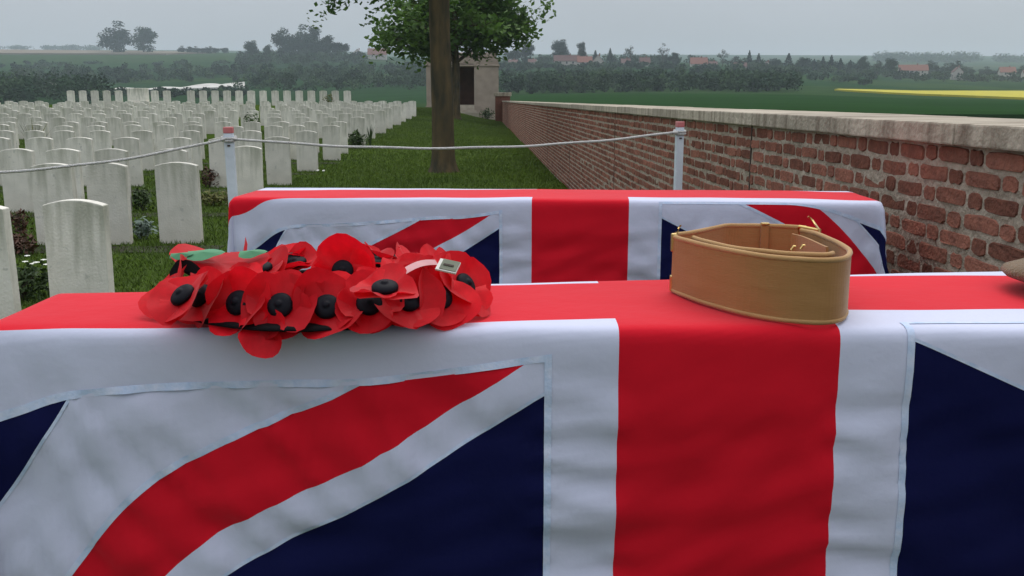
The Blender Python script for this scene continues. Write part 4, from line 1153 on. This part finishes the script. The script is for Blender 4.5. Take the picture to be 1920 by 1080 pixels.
for kk, (px, top, w) in enumerate(((1728, 116, 14), (1752, 122, 14), (1790, 126, 18), (1826, 128, 16), (1850, 130, 12), (1900, 126, 20), (1770, 116, 14), (1712, 134, 14), (1745, 140, 16), (1862, 136, 14))):
    far_tree(px, 720, top, w, 'round', ['dim tree directly right of the long pink roof', 'dim tree second right of the long pink roof', 'dim tree right of the white gabled house', 'broad dim tree halfway between white gable and right edge', 'small dim tree left of the reddish right edge roof', 'broad dim tree touching the right picture edge', 'taller dim tree behind the white gabled house', 'low bush before the long pink roof', 'low bush left of the white gabled house', 'low bush before the reddish right edge roof'][kk], 'trees among the right edge houses')

def house(px, d, wpx, eave, ridge, m_roof, label, gable=False, wins=2, dep=8):
    p = on_ground(px, d); w = wpx*d/F; ez = EYE+(187-eave)*d/F-p.z; rz_ = EYE+(187-ridge)*d/F-p.z
    t = tag(empty('village_house', p, -YAW-math.atan((px-960)/F)*.5), label, 'house', 'houses of the far village')
    h = w/2; V = [(-h,0,-2), (h,0,-2), (h,dep,-2), (-h,dep,-2), (-h,0,ez), (h,0,ez), (h,dep,ez), (-h,dep,ez)]
    Fc = [(0,1,5,4), (1,2,6,5), (2,3,7,6), (3,0,4,7)]
    if gable: V += [(0,0,rz_), (0,dep,rz_)]; Fc += [(4,5,8), (7,9,6)]
    else: V += [(-h,dep/2,rz_), (h,dep/2,rz_)]; Fc += [(4,8,7), (5,6,9)]
    mesh_obj('wall', V, Fc, 'render', t)
    e = .35
    if gable: V = [(-h-e,-e,ez-.3), (0,-e,rz_+.1), (h+e,-e,ez-.3), (-h-e,dep+e,ez-.3), (0,dep+e,rz_+.1), (h+e,dep+e,ez-.3)]; Fc = [(0,1,4,3), (1,2,5,4)]
    else: V = [(-h-e,-e,ez-.3), (h+e,-e,ez-.3), (-h-e,dep/2,rz_+.1), (h+e,dep/2,rz_+.1), (-h-e,dep+e,ez-.3), (h+e,dep+e,ez-.3)]; Fc = [(0,1,3,2), (2,3,5,4)]
    rf = mesh_obj('roof', V, Fc, m_roof, t); md = rf.modifiers.new('thick', 'SOLIDIFY'); md.thickness = .2
    c = box('chimney', (-.4+.3*h, .4+.3*h, dep*.5-.4, dep*.5+.4, rz_-.8, rz_+.9), 'tile_red', rf)
    for k in range(wins):
        x = -h + w*(k+1)/(wins+1)
        wv = box('window', (x-.5, x+.5, -.06, .1, max(.6, ez-1.9), max(1.6, ez-.6)), 'pane', t)
    return t
house(1060, 640, 46, 117, 107, 'tile_dark', 'long low house with dark reddish roof left of the orange roofs', wins=3)
house(1093, 632, 26, 119, 109, 'tile_red', 'pale house with orange roof, left of a pair', gable=False)
house(1117, 630, 22, 120, 106, 'tile_red', 'pale gabled house with orange roof, right of a pair', gable=True, wins=1)
house(1168, 640, 16, 120, 113, 'tile_dark', 'small pale house below a sparse tree', wins=1)
house(1203, 640, 18, 120, 111, 'tile_dark', 'small brown roofed house between two sparse trees', wins=1)
house(1302, 645, 30, 122, 111, 'tile_red', 'reddish roofed house in mid village')
house(1328, 635, 14, 124, 118, 'tile_dark', 'little white house beside the reddish roofed one', wins=1)
house(1378, 620, 22, 127, 120, 'tile_dark', 'cream house below the dark conifer')
house(1427, 615, 15, 131, 118, 'tile_dark', 'bright white gable end on the slope', gable=True, wins=1)
house(1695, 690, 50, 134, 124, 'tile_red', 'long pink roofed house at the right of the tree row', wins=4)
house(1777, 640, 18, 137, 128, 'tile_dark', 'white gabled house among trees at the right', gable=True, wins=1)
house(1868, 690, 26, 137, 128, 'tile_red', 'reddish roofed house near the right picture edge')
house(1905, 650, 14, 139, 133, 'tile_dark', 'small pale house at the right picture edge', wins=1)
house(678, 900, 20, 106, 96, 'tile_red', 'pinkish gabled house left of the cemetery tree', gable=True, wins=1)
house(714, 890, 34, 106, 95, 'tile_red', 'pinkish house with windows left of the cemetery tree', wins=3)
house(962, 660, 16, 119, 115, 'tile_dark', 'low white house just right of the shelter', wins=1)
house(997, 660, 14, 119, 114, 'tile_dark', 'low white house under a bluish tree', wins=1)

# woods and scrub that read as one mass
def scrub(name, spots, m, label, seed, q=130):
    rs = np.random.RandomState(seed); A = []; T = []
    for (px, d, h, w) in spots:
        p = on_ground(px, d); k = 5
        cc = rs.normal(0, 1, (k, 3)); cc /= np.linalg.norm(cc, axis=1)[:,None]
        cc = np.stack([cc[:,0]*w*.5, cc[:,1]*w*.5, h*.5+cc[:,2]*h*.28], 1)
        u = rs.normal(0, 1, (q, 3)); u /= np.linalg.norm(u, axis=1)[:,None]; c = cc[rs.randint(0, k, q)] + u*np.array([w*.36, w*.36, h*.3])*(rs.rand(q, 1)**.35)
        c[:,2] = np.clip(c[:,2], -.3, h)
        c += np.array([p.x, p.y, p.z]); A.append(leaf_quads(rs, c, .42*(.7+d/700), 1.3, .2)); T += [rs.rand()]*(q*4)
    o = np_mesh(name, np.concatenate(A), 4, m); o.data.attributes.new('tone', 'FLOAT', 'POINT').data.foreach_set('value', T)
    return kind(o, 'stuff', label)
rq = random.Random(77)
sp1 = [(px, d, rq.uniform(3.5,7), rq.uniform(3.5,6)) for px, d in ((rq.uniform(935,1480), rq.uniform(300,440)) for _ in range(300))]
sp1 += [(px, d, rq.uniform(2.5,5), rq.uniform(3,6)) for px, d in ((rq.uniform(935,1620), rq.uniform(440,600)) for _ in range(90))]
sp1 += [(px, d, rq.uniform(2.5,5), rq.uniform(3,6)) for px, d in ((rq.uniform(935,1480), rq.uniform(590,625)) for _ in range(70))]
sp1 += [(px, d, rq.uniform(5,8.5), rq.uniform(5,9)) for px, d in ((rq.uniform(935,1700), rq.uniform(700,770)) for _ in range(95))]
sp1 += [(px, d, rq.uniform(3,7), rq.uniform(4,8)) for px, d in ((rq.uniform(1380,1960), rq.uniform(560,700)) for _ in range(90))]
scrub('valley_scrub', sp1, 'scrub', 'hazy mass of scrub and young trees on the valley side beyond the field', 5)
sp2 = [(px, d, rq.uniform(6,10), rq.uniform(6,9)) for px, d in ((rq.uniform(-150,205), rq.uniform(255,350)) for _ in range(95))]
sp2 += [(px, d, rq.uniform(3.5,8), rq.uniform(4,9)) for px, d in ((rq.uniform(470,820), rq.uniform(380,640)) for _ in range(150))]
sp2 += [(px, d, rq.uniform(3,8), rq.uniform(4,8)) for px, d in ((rq.uniform(30,480), rq.uniform(500,660)) for _ in range(105))]
sp2 += [(px, d, rq.uniform(2.5,5), rq.uniform(4,9)) for px, d in ((rq.uniform(-100,480), rq.uniform(660,800)) for _ in range(30))]
sp2 += [(px, d, rq.uniform(2,3.5), rq.uniform(3,5)) for px, d in ((rq.uniform(215,470), rq.uniform(330,385)) for _ in range(40))]
sp2 += [(px, d, rq.uniform(7,10), rq.uniform(6,9)) for px, d in ((rq.uniform(460,690), rq.uniform(720,840)) for _ in range(70))]
scrub('hillside_wood', sp2, 'scrub', 'dark wooded slope across the valley behind the headstones', 6)
sp3 = [(px, d, rq.uniform(14,20), rq.uniform(18,26)) for px, d in ((rq.uniform(1625,1805), rq.uniform(1600,1800)) for _ in range(90))]
sp3 += [(px, d, rq.uniform(12,17), rq.uniform(18,26)) for px, d in ((rq.uniform(1845,2050), rq.uniform(1600,1800)) for _ in range(60))]
sp3 += [(px, d, rq.uniform(10,14), rq.uniform(20,30)) for px, d in ((rq.choice((rq.uniform(-100,80), rq.uniform(115,215))), 2200) for _ in range(60))]
scrub('distant_wood', sp3, 'scrub', 'pale distant woods fading into the haze on the skyline', 8, 90)

# field patches
sheet('rapeseed_field', [(1552, 330), (2150, 168), (2150, 400), (1560, 338)], 'rape', .55, 60, 10)
sheet('ploughed_field', [(-200, 985), (330, 1010), (420, 1120), (-200, 1130)], 'plough', 1.6, 40, 8)
sheet('wheat_field', [(935, 83), (2400, 83), (2300, 160), (935, 290)], 'crop', .35, 80, 30)
sheet('chalk_bank', [(215, 392), (470, 440), (470, 492), (215, 410)], 'chalk', 1.0, 60, 8, 1.6)
for px, py, w, lab in ((58, 158, 16, 'small pale shed roof among the dark trees at far left'), (110, 159, 20, 'wider pale shed roof among the dark trees at far left')):
    p = on_ground(px, 345); zz = EYE+(187-py)*345/F; w_ = w*345/F/2
    t = tag(empty('shed', p), lab, 'shed', 'pale sheds in the valley')
    box('wall', (-w_*.9, w_*.9, 0, 3, -1, zz-p.z-.5), 'fartrunk', t)
    mesh_obj('roof', [(-w_,-.3,zz-p.z-.5), (w_,-.3,zz-p.z-.5), (w_*.8,1.5,zz-p.z+.6), (-w_*.8,1.5,zz-p.z+.6), (-w_,3.3,zz-p.z-.5), (w_,3.3,zz-p.z-.5)], [(0,1,2,3), (3,2,5,4), (0,3,4), (1,5,2)], 'chalk', t)

# ================================================================== HAZE
hz = bpy.data.materials.new('haze_air'); hz.use_nodes = True
n = hz.node_tree.nodes; n.remove(n['Principled BSDF']); pv = n.new('ShaderNodeVolumePrincipled')
pv.inputs['Color'].default_value = (.80,.92,1,1); pv.inputs['Density'].default_value = .0003; pv.inputs['Anisotropy'].default_value = 0
hz.node_tree.links.new(pv.outputs[0], n['Material Output'].inputs['Volume'])
bm = bmesh.new(); box_bm(bm, -5400, 5400, -900, 3400, -6, 165); o = bm_obj('haze', bm, hz); kind(o, 'stuff')
